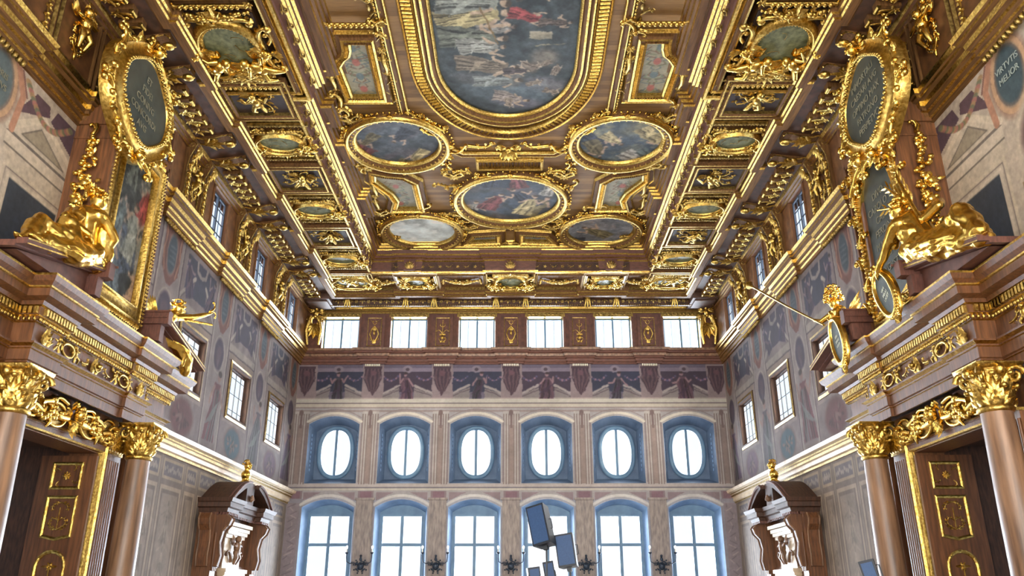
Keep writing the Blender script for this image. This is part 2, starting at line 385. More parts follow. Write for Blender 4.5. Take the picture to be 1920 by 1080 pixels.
# --- far wall with its six upper and six lower window niches
def arch_top(x, zs, rise, hw): return zs+rise*(1-np.clip((x/hw)**2, 0, 1))
def in_niche(x, z):
    m = np.zeros(np.shape(x), bool)
    for c in NX:
        dx = x-c; a = np.abs(dx) < 1.0
        m |= a & (z > 5.75) & (z < arch_top(dx, 8.05, .32, 1.)); m |= a & (z > .6) & (z < arch_top(dx, 4.85, .3, 1.))
    return m
SNAP = [.02]
def snap(x, z):
    z = z.copy()
    for c in NX:
        dx = x-c; a = np.abs(dx) <= 1.0001
        for zs, ri in ((8.05, .32), (4.85, .3)):
            t = arch_top(dx, zs, ri, 1.); k = a & (np.abs(z-t) < SNAP[0]); z[k] = t[k]
    return z
def paint_far(res):
    P = Paint(-8.6, 8.6, 0, 10.9, res, (.62, .58, .56))
    P.mottle(.06, 10, 3)
    P.rect(-8.6, 0, 8.6, 5.2, (.62, .62, .66), .55)
    P.rect(-8.6, 8.97, 8.6, 10.9, (.46, .42, .45))
    for i, c in enumerate(NX):                         # painted attic: dark panels, broken pediments and seated figures
        P.rect(c-1.12, 9.35, c+1.12, 10.18, (.30, .25, .29) if i % 2 else (.24, .25, .31)); P.rect(c-1.12, 10.18, c+1.12, 10.32, (.58, .52, .54))
        P.ell(c, 10.28, .2, .16, (.62, .56, .56)); P.ell(c, 10.28, .08, .07, (.36, .30, .32))
        for s in (-1, 1):
            P.poly([(c+s*1.38, 9.02), (c+s*.3, 9.02), (c+s*.3, 9.52)], (.60, .55, .50)); P.line([(c+s*1.42, 9.05), (c+s*.32, 9.6)], .1, CREAM); P.line([(c+s*1.3, 9.02), (c+s*.3, 9.42)], .035, (.42, .36, .36))
            for k in range(9): P.ell(c+s*(.4+.08*k), 9.98-.18*sin(k*.42), .045, .04, (.62, .48, .50) if k % 2 else (.38, .34, .44))
        P.figure(c, 9.0, 1.15, 0, ((.44, .32, .34) if i % 2 else (.32, .30, .32), (.30, .22, .28), (.66, .52, .50)), 50+i)
    for i, c in enumerate(PX+[-8.3, 8.3]):             # red painted corbels between them
        w = .36; P.rect(c-.42, 9.05, c+.42, 10.5, (.64, .56, .52)); P.poly([(c-w, 10.4), (c+w, 10.4), (c+w*.8, 9.7), (c, 9.15), (c-w*.8, 9.7)], (.36, .27, .29))
        for k in range(9): P.line([(c+(k-4)*.07, 10.3), (c+(k-4)*.09, 9.9), (c+(k-4)*.03, 9.35)], .035, (.46, .35, .34) if k % 2 else (.29, .22, .25))
        P.ell(c, 10.12, .12, .12, (.46, .32, .33))
    P.rect(-8.6, 8.92, 8.6, 9.04, CREAM); P.rect(-8.6, 8.86, 8.6, 8.9, (.46, .40, .40)); P.rect(-8.6, 8.7, 8.6, 8.84, (.72, .66, .58))
    for z in (8.68, 8.55): P.rect(-8.6, z, 8.6, z+.03, (.56, .49, .46))
    for c in PX+[-8.35, 8.35]:                          # painted pilaster strips
        P.rect(c-.32, 5.5, c+.32, 8.55, (.66, .61, .57)); P.rect(c-.1, 5.75, c+.1, 8.0, (.55, .47, .43))
        for s in (-1, 1):
            for q in (.11, .2, .3): P.rect(c+s*q-.012, 5.6, c+s*q+.012, 8.45, (.50, .43, .40))
        P.rect(c-.04, 7.9, c+.04, 8.5, (.46, .38, .36)); P.ell(c, 8.5, .09, .12, (.44, .36, .34))
        P.rect(c-.33, 0, c+.33, 5.15, (.56, .53, .54)); P.rect(c-.24, 0.3, c+.24, 5.0, (.56, .50, .50))
        P.rect(c-.28, 5.17, c+.28, 5.45, (.52, .44, .44)); P.rect(c-.22, 5.2, c+.22, 5.42, (.50, .38, .40)); 
        rr = random.Random(int(c*10)+100)
        for k in range(34): z = .4+k*.135; P.line([(c+rr.uniform(-.2, .2), z), (c+rr.uniform(-.2, .2), z+.12)], .03, (.44, .38, .40) if k % 2 else (.70, .62, .58), .8)
    for c in NX:
        xs = np.linspace(-1.06, 1.06, 25); P.line([(c+x, 8.15+.34*(1-(x/1.06)**2)) for x in xs], .1, (.80, .74, .66)); P.line([(c+x, 8.3+.34*(1-(x/1.06)**2)) for x in xs], .03, (.52, .45, .43))
        P.line([(c+x, 4.95+.34*(1-(x/1.06)**2)) for x in xs], .1, (.78, .74, .70))
        for s in (-1, 1):
            P.rect(c+s*1.08-.02, 5.8, c+s*1.08+.02, 8.1, (.50, .44, .43)); P.poly([(c+s*.98, 5.42), (c+s*.98, 5.1), (c+s*.3, 5.42)], (.54, .46, .46))
    P.rect(-8.6, 5.48, 8.6, 5.56, CREAM); P.rect(-8.6, 5.57, 8.6, 5.61, (.44, .40, .42)); P.rect(-8.6, 5.62, 8.6, 5.70, (.68, .62, .58))
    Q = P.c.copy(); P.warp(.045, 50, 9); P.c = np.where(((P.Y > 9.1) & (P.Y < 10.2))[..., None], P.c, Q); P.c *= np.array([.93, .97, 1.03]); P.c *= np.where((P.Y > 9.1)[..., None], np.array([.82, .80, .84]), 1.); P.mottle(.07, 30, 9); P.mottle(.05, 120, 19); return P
for nm, y, res in (('wall_far', YF, .025), ('wall_near', YN, .1)):
    PF = paint_far(res); SNAP[0] = res*.8
    me = PF.mesh(nm, lambda X, Z, y=y: (X, np.full(X.shape, y), snap(X, Z)), FRESCO, lambda cx, cy: ~in_niche(cx, cy))
    o = link(nm, me); o['kind'] = 'structure'
def outline(hw, z0, zs, rise, n=14):
    p = [(-hw, z0)]+[(-hw+2*hw*i/n, zs+rise*(1-(2*i/n-1)**2)) for i in range(n+1)]+[(hw, z0)]; return p
def loft(mb, A, za, B, zb, mat=0, close=True):
    n = len(A); vs = [(p[0], p[1], za) for p in A]+[(p[0], p[1], zb) for p in B]
    return mb.add(vs, [(i, (i+1) % n, n+(i+1) % n, n+i) for i in range(n if close else n-1)], mat)
wn = [0]
def window_root(loc, R):
    wn[0] += 1; e = link('window_%d' % wn[0], None, None, loc, R); e['kind'] = 'structure'; return e
# a lower window: tapered reveal, blue grey frame, cross bars, glass (local x right, y up, z to the room; wall face at z=0)
def win_low():
    e = window_root((0, 0, 0), RF)
    rv = MB(); loft(rv, outline(1., .6, 4.85, .3), 0, outline(.86, .75, 4.72, .27), -.62); part('window_reveal', rv, BLUEST, e, smooth=False)
    f = MB(); f.poly(outline(.88, 4.62, 4.72, .29)[::-1], -.68, -.6)
    for s in (-1, 1): f.box(s*.88-(.1 if s > 0 else 0), s*.88+(.1 if s < 0 else 0), .7, 4.7, -.68, -.56); f.box(s*.76-.015, s*.76+.015, .8, 4.62, -.66, -.53)
    f.box(-.78, .78, .75, .86, -.68, -.56); f.box(-.78, .78, 4.56, 4.66, -.66, -.54); part('window_frame', f, WFRAME, e, smooth=False)
    m = MB(); m.box(-.06, .06, .86, 4.58, -.65, -.55); m.box(-.78, .78, 3.45, 3.57, -.64, -.56); m.box(-.78, .78, 2.1, 2.18, -.64, -.56); part('mullion', m, WFRAME, e, smooth=False)
    g = MB(); g.box(-.79, .79, .8, 4.6, -.62, -.61); part('window_pane', g, GLASS, e, smooth=False); return e
def win_oval():
    e = window_root((0, 0, 0), RF)
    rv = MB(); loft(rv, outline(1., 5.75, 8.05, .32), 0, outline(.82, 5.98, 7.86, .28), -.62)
    part('window_reveal', rv, BLUESHADE, e, smooth=False)
    jp = MB()
    for s in (-1, 1):
        q = [(s*.975, 6.05, -.1), (s*.87, 6.2, -.48), (s*.87, 7.75, -.48), (s*.975, 7.85, -.1)]; jp.add([(a-s*.004, b, c) for a, b, c in q], [(0, 1, 2, 3)], 0)
        for k in range(9): jp.ell((s*(.915), 6.3+k*.17, -.3), (.012, .07, .1), 6, 4, 1)
    part('jamb_panel', jp, [mat_noise('jamb_paint', (.22, .22, .30), (.34, .32, .42), .6), BLUEST], e)
    N = 64; cy = 7.03; E = []; O = []
    for k in range(N):
        a = 2*pi*k/N; c, s_ = cos(a), sin(a); E.append((.62*math.copysign(abs(c)**.82, c), cy+.93*math.copysign(abs(s_)**.82, s_)))
        t = min(.9/max(abs(c), 1e-6), (1.25 if s_ > 0 else 1.2)/max(abs(s_), 1e-6)); O.append((c*t, cy+s_*t))
    pl = MB(); loft(pl, O, -.62, E, -.62); part('window_plate', pl, BLUESHADE, e, smooth=False)
    fr = MB(); fr.sweep([(x, y) for x, y in E], [(.12, -.62), (.12, -.58), (.08, -.55), (.02, -.55), (-.02, -.6), (-.04, -.6), (-.05, -.68)], True, 0); part('oval_frame', fr, WFRAME, e)
    m = MB(); m.box(-.05, .05, cy-.92, cy+.92, -.66, -.6); part('mullion', m, WFRAME, e, smooth=False)
    g = MB(); g.poly(E, -.66, -.655); part('window_pane', g, GLASS, e, smooth=False); return e
def place_windows(proto, xs, y, R):
    for i, x in enumerate(xs):
        if i == 0 and proto.get('used') is None: proto['used'] = 1; proto.location = (x, y, 0); proto.rotation_euler = R.to_euler()
        else: wn[0] += 1; o = inst(proto, (x, y, 0), R); o.name = 'window_%d' % wn[0]
    
RB = RM((-1, 0, 0), (0, 0, 1))
lo = win_low(); place_windows(lo, NX, YF, RF); place_windows(lo, NX, YN, RB)
ov = win_oval(); place_windows(ov, NX, YF, RF); place_windows(ov, NX, YN, RB)
# raised pilaster strips between the niches
n = 0
for c in PX:
    n += 1; m = MB(); m.box(c-.33, c+.33, 0, 5.12, 0, .07); m.box(c-.38, c+.38, 5.12, 5.2, 0, .11); struct('trim_%d' % n, m, mat_noise('carved_pilaster', (.46, .43, .44), (.62, .58, .56), .8, 0, 6, (2, .5, 2), .5), loc=(0, YF, 0), R=RF)
# --- side walls: fresco grids
def in_side_hole(u, z):
    m = np.zeros(np.shape(u), bool)
    for c in MW[1:]: m |= (np.abs(u-c) < .9) & (z > 6.8) & (z < 8.4)
    m |= (np.abs(u-15.2) < 1.6) & (z < 4.55)
    return m
def paint_side(side, x0, x1, res):
    P = Paint(x0, x1, 0, 10.9, res, MAUVE); P.mottle(.08, 8, 4+side); sd = 20+side
    P.rect(9.5, 5.4, 31.9, 10.9, (.58, .53, .52), .5)
    for i, c in enumerate(MW):
        D = (.30, .26, .33) if i % 2 else (.27, .27, .34)
        P.rect(c-1.05, 9.25, c+1.05, 10.3, D)                      # dark panels over the window heads
        for s in (-1, 1):
            P.line([(c+s*.35, 10.3), (c+s*.3, 10.05), (c+s*.05, 9.98)], .12, (.62, .58, .56))
            P.poly([(c+s*1.3, 8.95), (c+s*.45, 9.75), (c+s*.45, 8.95)], (.54, .49, .48)); P.line([(c+s*1.3, 8.98), (c+s*.4, 9.8)], .12, (.70, .66, .62)); P.line([(c+s*1.2, 8.98), (c+s*.42, 9.68)], .04, (.40, .36, .37))
            P.figure(c+s*.62, 9.15, 1.15, -s*.35, ((.30, .26, .36), (.42, .34, .38), (.58, .50, .52)), sd*10+i*2+s)
        P.rect(c-1.3, 8.72, c+1.3, 8.95, (.66, .62, .58)); P.rect(c-1.3, 8.68, c+1.3, 8.71, (.38, .34, .35)); P.rect(c-1.15, 8.45, c+1.15, 8.66, (.62, .55, .50)); P.rect(c-1.15, 8.43, c+1.15, 8.46, (.40, .35, .36))
        P.rect(c-1.1, 6.6, c-.92, 8.45, (.64, .59, .57)); P.rect(c+.92, 6.6, c+1.1, 8.45, (.64, .59, .57)); P.rect(c-1.1, 6.6, c+1.1, 6.78, (.66, .60, .58))
        col = [(.40, .26, .30), (.30, .36, .42), (.46, .30, .30), (.28, .36, .40), (.42, .30, .36)][i]
        P.ell(c, 6.05, .78, .52, (.50, .40, .36)); P.ell(c, 6.05, .7, .45, col)
        rr = random.Random(i)
        for k in range(22): a = rr.uniform(0, 6.28); q = rr.uniform(0, .5); P.ell(c+q*cos(a), 6.05+q*.6*sin(a), .1, .05, (.56, .44, .40) if k % 2 else tuple(x*.7 for x in col), .8, a)
    for i, c in enumerate([11.0]+MC+[31.2]):
        P.rect(c-.72, 5.5, c+.72, 10.85, (.60, .55, .54)); 
        for s in (-1, 1): P.rect(c+s*.72-.03, 5.5, c+s*.72+.03, 10.85, (.40, .34, .36)); P.rect(c+s*.66-.02, 5.5, c+s*.66+.02, 10.85, (.70, .66, .62))
        P.poly([(c-.55, 10.6), (c+.55, 10.6), (c+.5, 9.4), (c+.12, 9.0), (c-.12, 9.0), (c-.5, 9.4)], (.50, .33, .29))     # red cartouche with a slate oval
        for s in (-1, 1): P.line([(c+s*.5, 10.6), (c+s*.42, 10.2), (c+s*.5, 9.8), (c+s*.35, 9.3)], .07, (.68, .50, .40)); P.line([(c+s*.38, 10.5), (c+s*.3, 9.4)], .03, (.36, .22, .22))
        P.ell(c, 9.85, .31, .58, (.62, .52, .46)); P.ell(c, 9.85, .26, .52, (.27, .32, .36))
        for k in range(4): P.rect(c-.16, 9.6+k*.14, c+.16, 9.63+k*.14, (.45, .50, .52), .5)
        P.ring(c, 8.35, .42, .52, .09, (.68, .64, .60)); P.ell(c, 8.35, .38, .48, (.30, .25, .32)); P.ell(c, 8.28, .2, .3, (.36, .28, .32), .8)
        for k in range(7): P.line([(c, 7.95), (c+(k-3)*.09, 8.6)], .02, (.44, .38, .42), .6)
        P.figure(c, 5.75, 2.15, 0, ([(.48, .28, .26), (.50, .34, .26), (.34, .32, .40), (.46, .28, .30), (.36, .32, .34), (.4, .3, .4)][i], (.50, .52, .50), (.62, .50, .46)), sd+i)
        P.rect(c-.5, 5.5, c+.5, 5.76, (.54, .48, .46))
    # the stretch before the portal: blank dark panels, pediment, festoon and an oval tablet
    P.rect(9.5, 5.4, 14.2, 10.9, (.68, .62, .55)); P.mottle(.03, 12, 6)
    P.rect(12.45, 5.5, 13.95, 8.45, (.20, .22, .25)); P.ell(13.2, 6.6, .5, 1.1, (.17, .22, .30), .8, 0, .9)
    for q, cc in ((.0, (.74, .68, .60)), (.1, (.46, .41, .38)), (.16, (.72, .66, .57))):
        P.line([(12.4-q, 5.5), (12.4-q, 8.5+q), (14.0, 8.5+q)], .08 if q != .1 else .03, cc)
    for a, b, cc in ((8.7, 8.95, (.70, .64, .56)), (8.96, 9.0, (.44, .40, .36)), (9.0, 9.22, (.74, .68, .60)), (9.22, 9.26, (.42, .38, .35))): P.rect(12.1, a, 14.2, b, cc)
    P.poly([(12.1, 9.26), (14.2, 9.26), (14.2, 9.65), (12.9, 9.95)], (.72, .66, .58)); P.line([(12.1, 9.3), (13.05, 9.98)], .14, (.76, .70, .61)); P.line([(13.0, 9.98), (14.2, 9.5)], .12, (.78, .72, .63)); P.poly([(12.5, 9.36), (13.9, 9.36), (13.0, 9.75)], (.56, .51, .43)); P.line([(12.5, 9.36), (13.9, 9.36), (13.0, 9.75), (12.5, 9.36)], .03, (.42, .38, .34))
    P.poly([(12.2, 9.65), (12.65, 10.3), (13.1, 10.3), (13.15, 10.1)], (.34, .25, .27)); P.poly([(13.2, 10.05), (13.35, 10.35), (14.0, 10.35), (14.05, 9.75)], (.33, .25, .28))
    for k in range(26): t = k/25; P.ell(12.35+1.5*t, 10.35-.42*sin(pi*t)-.1*t, .09, .06, [(.60, .48, .34), (.42, .42, .32), (.62, .40, .36)][k % 3], .9)
    P.ell(11.6, 9.9, .55, .76, (.56, .42, .34)); P.ring(11.6, 9.9, .46, .64, .1, (.70, .56, .43)); P.ell(11.6, 9.9, .38, .56, (.34, .38, .38) if side < 0 else (.24, .30, .32))
    P.line([(12.0, 10.5), (12.3, 10.0), (12.2, 9.3)], .16, (.66, .48, .38)); P.line([(12.15, 10.45), (12.4, 10.05)], .05, (.46, .32, .28))
    if side > 0:
        P.ell(11.0, 8.6, .85, .8, (.72, .66, .58)); P.ell(11.0, 8.55, .7, .68, (.36, .26, .25))
        for k in range(9): a = pi*(k+.5)/9; P.line([(11.0, 8.1), (11.0+.62*cos(a), 8.15+.95*sin(a)*.9)], .05, (.52, .38, .34))
        P.rect(10.2, 5.5, 11.9, 8.0, (.52, .44, .33)); P.figure(11.1, 6.0, 1.9, 0, ((.46, .36, .20), (.52, .44, .26), (.56, .44, .36)), 5)
    else:
        P.ell(11.3, 8.3, 1.0, .9, (.74, .68, .61)); P.ring(11.3, 8.3, .8, .75, .08, (.55, .49, .44))
    if x0 > 10:
        Q = P.c.copy(); P.warp(.04, 70, 12); P.c = np.where((P.Y > 5.4)[..., None], P.c*.6+Q*.4, Q)
    # lower wall: carved grey wainscot panels
    P.rect(9.5, 0, 31.9, 5.1, (.52, .48, .46)); u = 17.9; k = 0
    while u < 31.5:
        w = 1.5 if k % 2 == 0 else .95; w = min(w, 31.7-u)
        P.rect(u+.05, 0, u+w-.05, 5.0, (.47, .43, .42)); P.rect(u+.12, 4.42, u+w-.12, 4.9, (.60, .55, .50)); P.rect(u+.18, 4.5, u+w-.18, 4.82, (.42, .40, .43))
        P.rect(u+.12, 0, u+w-.12, 4.25, (.62, .57, .53)); P.rect(u+.2, 0, u+w-.2, 4.15, (.46, .42, .41)); P.rect(u+.28, 0, u+w-.28, 4.05, (.54, .50, .48))
        rr = random.Random(k)
        for q in range(46):
            a = rr.uniform(.02, .42)*w*.5*(1.15-.9*abs(sin(q*1.7))); z = rr.uniform(.6, 3.7); dz = rr.uniform(.08, .25)
            for s in (-1, 1): P.line([(u+w/2+s*a, z), (u+w/2+s*a*.4, z+dz)], .05, (.60, .56, .53) if q % 2 else (.45, .42, .41), .6)
        for q in range(10): P.ell(u+.25+(w-.5)*q/9, 4.66+.05*sin(q*2), .05, .06, (.60, .57, .56), .8)
        u += w; k += 1
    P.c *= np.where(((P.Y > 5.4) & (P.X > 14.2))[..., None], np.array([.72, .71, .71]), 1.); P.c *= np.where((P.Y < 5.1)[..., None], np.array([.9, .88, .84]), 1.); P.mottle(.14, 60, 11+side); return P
for s in (-1, 1):
    w = None
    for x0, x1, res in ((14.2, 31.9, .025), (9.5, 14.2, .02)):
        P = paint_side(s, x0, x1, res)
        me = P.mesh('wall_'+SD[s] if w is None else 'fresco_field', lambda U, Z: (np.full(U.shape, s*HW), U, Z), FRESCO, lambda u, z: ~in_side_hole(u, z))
        o = link(me.name, me, w)
        if w is None: w = o; w['kind'] = 'structure'
    m = MB(); m.add([(s*HW, YN, 0), (s*HW, 9.5, 0), (s*HW, 9.5, 10.9), (s*HW, YN, 10.9)], [(0, 1, 2, 3)]); part('plain_wall', m, STONE, w, smooth=False)
    R, X = (RL, -HW) if s < 0 else (RR, HW)
    # gallery windows: deep dark wood frames with warm panes behind bars
    first = None
    for c in MW[1:]:
        if first is None:
            e = window_root((X, c, 0), R); first = e
            f = MB(); f.sweep([(-.9, 6.8), (-.9, 8.4), (.9, 8.4), (.9, 6.8)], [(-.1, 0), (-.1, .03), (-.02, .05), (.05, .03), (.06, -.1), (.1, -.12), (.14, -.12)], True, [0, 1, 0, 0, 0, 0]); part('window_frame', f, [WOODD, GOLDD], e, smooth=False)
            m = MB()
            for q in (-.45, 0, .45): m.box(q-.012, q+.012, 6.85, 8.35, -.14, -.11)
            for z in (7.1, 7.6, 8.1): m.box(-.8, .8, z-.008, z+.008, -.14, -.12)
            part('window_bars', m, DFRAME, e, smooth=False)
            g = MB(); g.box(-.82, .82, 6.85, 8.35, -.15, -.145); part('window_pane', g, GLASS, e, smooth=False)
        else: wn[0] += 1; o = inst(first, (X, c, 0), R); o.name = 'window_%d' % wn[0]
# --- trims
cl = [(0, 4.98), (.05, 4.98), (.05, 5.04), (.1, 5.07), (.1, 5.18), (.16, 5.2), (.16, 5.27), (.2, 5.29), (.2, 5.33), (.3, 5.36), (.34, 5.45), (0, 5.47)]
clm = [0, 1, 0, 0, 0, 1, 0, 1, 0, 0, 0]
for s in (-1, 1):
    for a, b in ((19.3, 31.9), (YN, 11.1)):
        n += 1; pth = [(s*HW, a), (s*HW, b)] if s < 0 else [(s*HW, b), (s*HW, a)]
        struct('trim_%d' % n, MB().sweep(pth, cl, False, clm), [STONEL, GOLDD])
cu = [(0, 10.48), (.06, 10.48), (.06, 10.56), (.1, 10.58), (.11, 10.68), (.16, 10.70), (.16, 10.76), (.2, 10.78), (.22, 10.88), (.3, 10.91), (.3, 10.97), (.34, 10.99), (.37, 11.08), (0, 11.12)]
cum = [0, 0, 1, 0, 1, 0, 0, 1, 0, 1, 0, 1, 1]
for s in (-1, 1):
    j = .09; p = [(-HW, YN)]
    for c in ALLC(): p += [(-HW, c-.95), (-HW+j, c-.95), (-HW+j, c+.95), (-HW, c+.95)]
    p.append((-HW, YF)); 
    if s > 0: p = [(-x, y) for x, y in p][::-1]
    n += 1; t = struct('trim_%d' % n, MB().sweep(p, cu, False, cum), [WOODC, GOLD])
    for c in MC+[11.0]:
        m = MB()
        for k in range(15): m.ell((s*(HW-.14), c-.88+k*.126, 10.42), (.07, .045, .07), 6, 4)
        part('beaded_row', m, GOLDD, t)
p = [(-HW, YF)]
for c in PX: p += [(c-.45, YF), (c-.45, YF-.1), (c+.45, YF-.1), (c+.45, YF)]
p.append((HW, YF)); n += 1; t = struct('trim_%d' % n, MB().sweep(p, cu, False, [0, 0, 0, 0, 0, 0, 0, 2, 0, 0, 0, 2, 0]), [WOODR, GOLD, COLM])
m = MB()
for c in PX:
    for k in range(9): m.box(c-.3+k*.07, c-.3+k*.07+.035, YF-.2, YF-.1, 10.38, 10.46)
part('small_teeth', m, CREAMB, t, smooth=False)
# --- upper timber wall with square windows
def upper_wall(u0, u1, cents, hw, z1, wall_z, name, mat, zb=-.25):
    m = MB(); zt = 12.75; e = sorted(cents); a = u0
    for c in e: m.box(a, c-hw, 11.05, zt, zb, wall_z); a = c+hw
    m.box(a, u1, 11.05, zt, zb, wall_z)
    for c in e: m.box(c-hw, c+hw, z1, zt, zb, wall_z); m.box(c-hw, c+hw, 11.05, 11.12, zb, wall_z+.02)
    return m
def upper_window(loc, R, hw, z1, wall_z, dark):
    e = window_root(loc, R); z0 = 11.12; k = .12 if dark else -.1
    f = MB(); f.sweep([(-hw, z0), (-hw, z1), (hw, z1), (hw, z0)], [(-.1, wall_z), (-.1, wall_z+.03), (-.02, wall_z+.04), (0, wall_z), (.03, k)], True, [0, 0, 0, 1]); part('gilded_surround', f, [WOODR if not dark else WOOD, GOLDD if not dark else WOODX], e, smooth=False)
    fm = DFRAME if dark else WFRAME
    if not dark:
        h = MB(); h.box(-hw-.08, hw+.08, z1, z1+.2, wall_z, wall_z+.05)
        for q in range(9): h.ell((-hw+.1+q*(2*hw-.2)/8, z1+.1, wall_z+.05), (.07, .05, .03), 6, 4)
        part('gilded_head', h, GOLDD, e)
    b = MB(); b.sweep([(-hw, z0), (-hw, z1), (hw, z1), (hw, z0)], [(0, k), (0, k+.05), (.07, k+.05), (.07, k)], True); b.box(-.035, .035, z0, z1, k-.02, k+.05); part('window_frame', b, fm, e, smooth=False)
    m = MB()
    for q in (-hw/2, hw/2): m.box(q-.008, q+.008, z0, z1, k-.01, k+.01)
    if dark:
        for i in (1, 2, 3): z = z0+(z1-z0)*i/4; m.box(-hw, hw, z-.012, z+.012, k-.01, k+.015)
    part('glazing_bars', m, fm, e, smooth=False)
    part('window_pane', MB().box(-hw, hw, z0, z1, k-.012, k-.008), GLASS, e, smooth=False); return e
n += 1; struct('trim_%d' % n, upper_wall(-8.6, 8.6, NX, .74, 12.45, .2, '', 0), WOODR, loc=(0, YF, 0), R=RF)
n += 1; struct('trim_%d' % n, upper_wall(-8.6, 8.6, NX, .74, 12.45, .2, '', 0), WOODR, loc=(0, YN, 0), R=RB)
uw = upper_window((NX[0], YF, 0), RF, .74, 12.45, .2, False)
for y, R in ((YF, RF), (YN, RB)):
    for i, c in enumerate(NX):
        if y == YF and i == 0: continue
        wn[0] += 1; o = inst(uw, (c, y, 0), R); o.name = 'window_%d' % wn[0]
MWA = [c for c in MW[1:]]+[2*CY-c for c in MW[2:]]
uw = None
for s in (-1, 1):
    R, X = (RL, -HW) if s < 0 else (RR, HW)
    n += 1; struct('trim_%d' % n, upper_wall(*((YN, YF) if s < 0 else (-YF, -YN)), [(-s)*c if s > 0 else c for c in MWA], .6, 12.58, .25, '', 0, .08), WOOD, loc=(X, 0, 0), R=R)
    for c in MWA:
        if uw is None: uw = upper_window((X, c, 0), R, .6, 12.58, .25, True)
        else: wn[0] += 1; o = inst(uw, (X, c, 0), R); o.name = 'window_%d' % wn[0]
# --- ceiling: planked field, lower border strips, cornice rings
c_ = struct('ceiling', MB().box(-5.6, 5.6, 2*CY-28.7, 28.7, 14.2, 14.5), PLANK)
sf = rect_path(HW, YF); FJ = [-3.65, 0, 3.65]
n += 1; struct('trim_%d' % n, MB().sweep(rect_path(8.35, 31.7), [(0, 12.6), (.05, 12.6), (.05, 12.66), (.1, 12.68), (.1, 12.74), (.16, 12.76), (.2, 12.86), (.26, 12.88)], True, [0, 1, 0, 1, 0, 1, 0]), [WOOD, GOLD])
n += 1; struct('trim_%d' % n, MB().sweep(rect_path(8.35, 31.7), [(.2, 12.86), (1.3, 13.0), (1.3, 14.6), (-.2, 14.6), (-.3, 12.5)], True), WOODD)
n += 1; struct('trim_%d' % n, MB().sweep(rect_path(7.22, 30.55, .14, ALLC(), 1.0, FJ, .75), [(-.3, 13.0), (-.04, 12.98), (-.04, 12.9), (0, 12.88), (.03, 12.83), (.2, 12.83), (.2, 12.87), (.24, 12.89), (.24, 12.97), (.28, 13.0), (.3, 13.22)], True, [0, 1, 0, 1, 0, 0, 1, 0, 1, 0]), [WOODC, GOLD])
n += 1; struct('trim_%d' % n, MB().sweep(rect_path(7.1, 30.45), [(0, 13.2), (1.75, 13.2), (1.75, 14.6), (-.3, 14.6)], True), WOODC)
fp = [13.1, 13.3]
def fascia_path():
    xh, yf = 5.3, 28.4; yn = 2*CY-yf; L = [(-xh, yn)]
    for c, hw, j in ((CY, 2.0, .45),): L += [(-xh, c-hw), (-xh+j, c-hw), (-xh+j, c+hw), (-xh, c+hw)]
    L += [(-xh, yf), (-4.2, yf), (-4.2, yf-.06), (-3.4, yf-.06), (-3.4, yf), (-.9, yf), (-.9, yf-.1), (.9, yf-.1), (.9, yf), (3.4, yf), (3.4, yf-.06), (4.2, yf-.06), (4.2, yf), (xh, yf)]
    for c, hw, j in ((CY, 2.0, .45),): L += [(xh, c+hw), (xh-j, c+hw), (xh-j, c-hw), (xh, c-hw)]
    L.append((xh, yn)); return L
n += 1; struct('trim_%d' % n, MB().sweep(fascia_path(), [(-.08, 13.2), (-.08, 13.12), (-.04, 13.08), (.02, 13.08), (.03, 13.14), (.05, 13.2), (.08, 13.5), (.14, 13.54), (.14, 13.6), (.2, 13.62), (.2, 13.72), (.26, 13.76), (.28, 13.9)], True, [1, 1, 1, 1, 0, 0, 1, 0, 1, 0, 1, 0]), [WOODR, GOLD])
def fascia2():
    xh, yf = 5.02, 28.12; yn = 2*CY-yf; L = [(-xh, yn)]
    J = [(8.9, .6, .3), (11.0, .5, .3), (15.02, 2.15, .72), (19.05, .5, .3), (21.1, .6, .28), (24.6, .7, .28)]
    for c, hw, j in J: L += [(-xh, c-hw), (-xh+j, c-hw), (-xh+j, c+hw), (-xh, c+hw)]
    L.append((-xh, yf)); L.append((xh, yf))
    for c, hw, j in J[::-1]: L += [(xh, c+hw), (xh-j, c+hw), (xh-j, c-hw), (xh, c-hw)]
    L.append((xh, yn)); return L
n += 1; struct('trim_%d' % n, MB().sweep(fascia2(), [(-.75, 13.86), (-.58, 13.86), (-.56, 13.9), (-.4, 13.9), (-.38, 13.93), (-.22, 13.93), (-.2, 13.89), (-.02, 13.89), (.0, 13.95), (.06, 13.98), (.08, 14.06), (.14, 14.07), (.16, 14.13), (.22, 14.14), (.24, 14.2), (.3, 14.22)], True, [0, 1, 0, 1, 0, 1, 0, 1, 0, 1, 0, 1, 0, 1, 0]), [WOODC, GOLD])
for s in (-1, 1):
    n += 1; m = MB(); m.box(s*7.72-.5, s*7.72+.5, 30.15, 31.5, 12.7, 12.98); m.box(s*7.72-.4, s*7.72+.4, 30.3, 31.2, 12.64, 12.7); struct('trim_%d' % n, m, WOODD)  # dark corner blocks added to cover the brightly lit soffit ends
TN = n
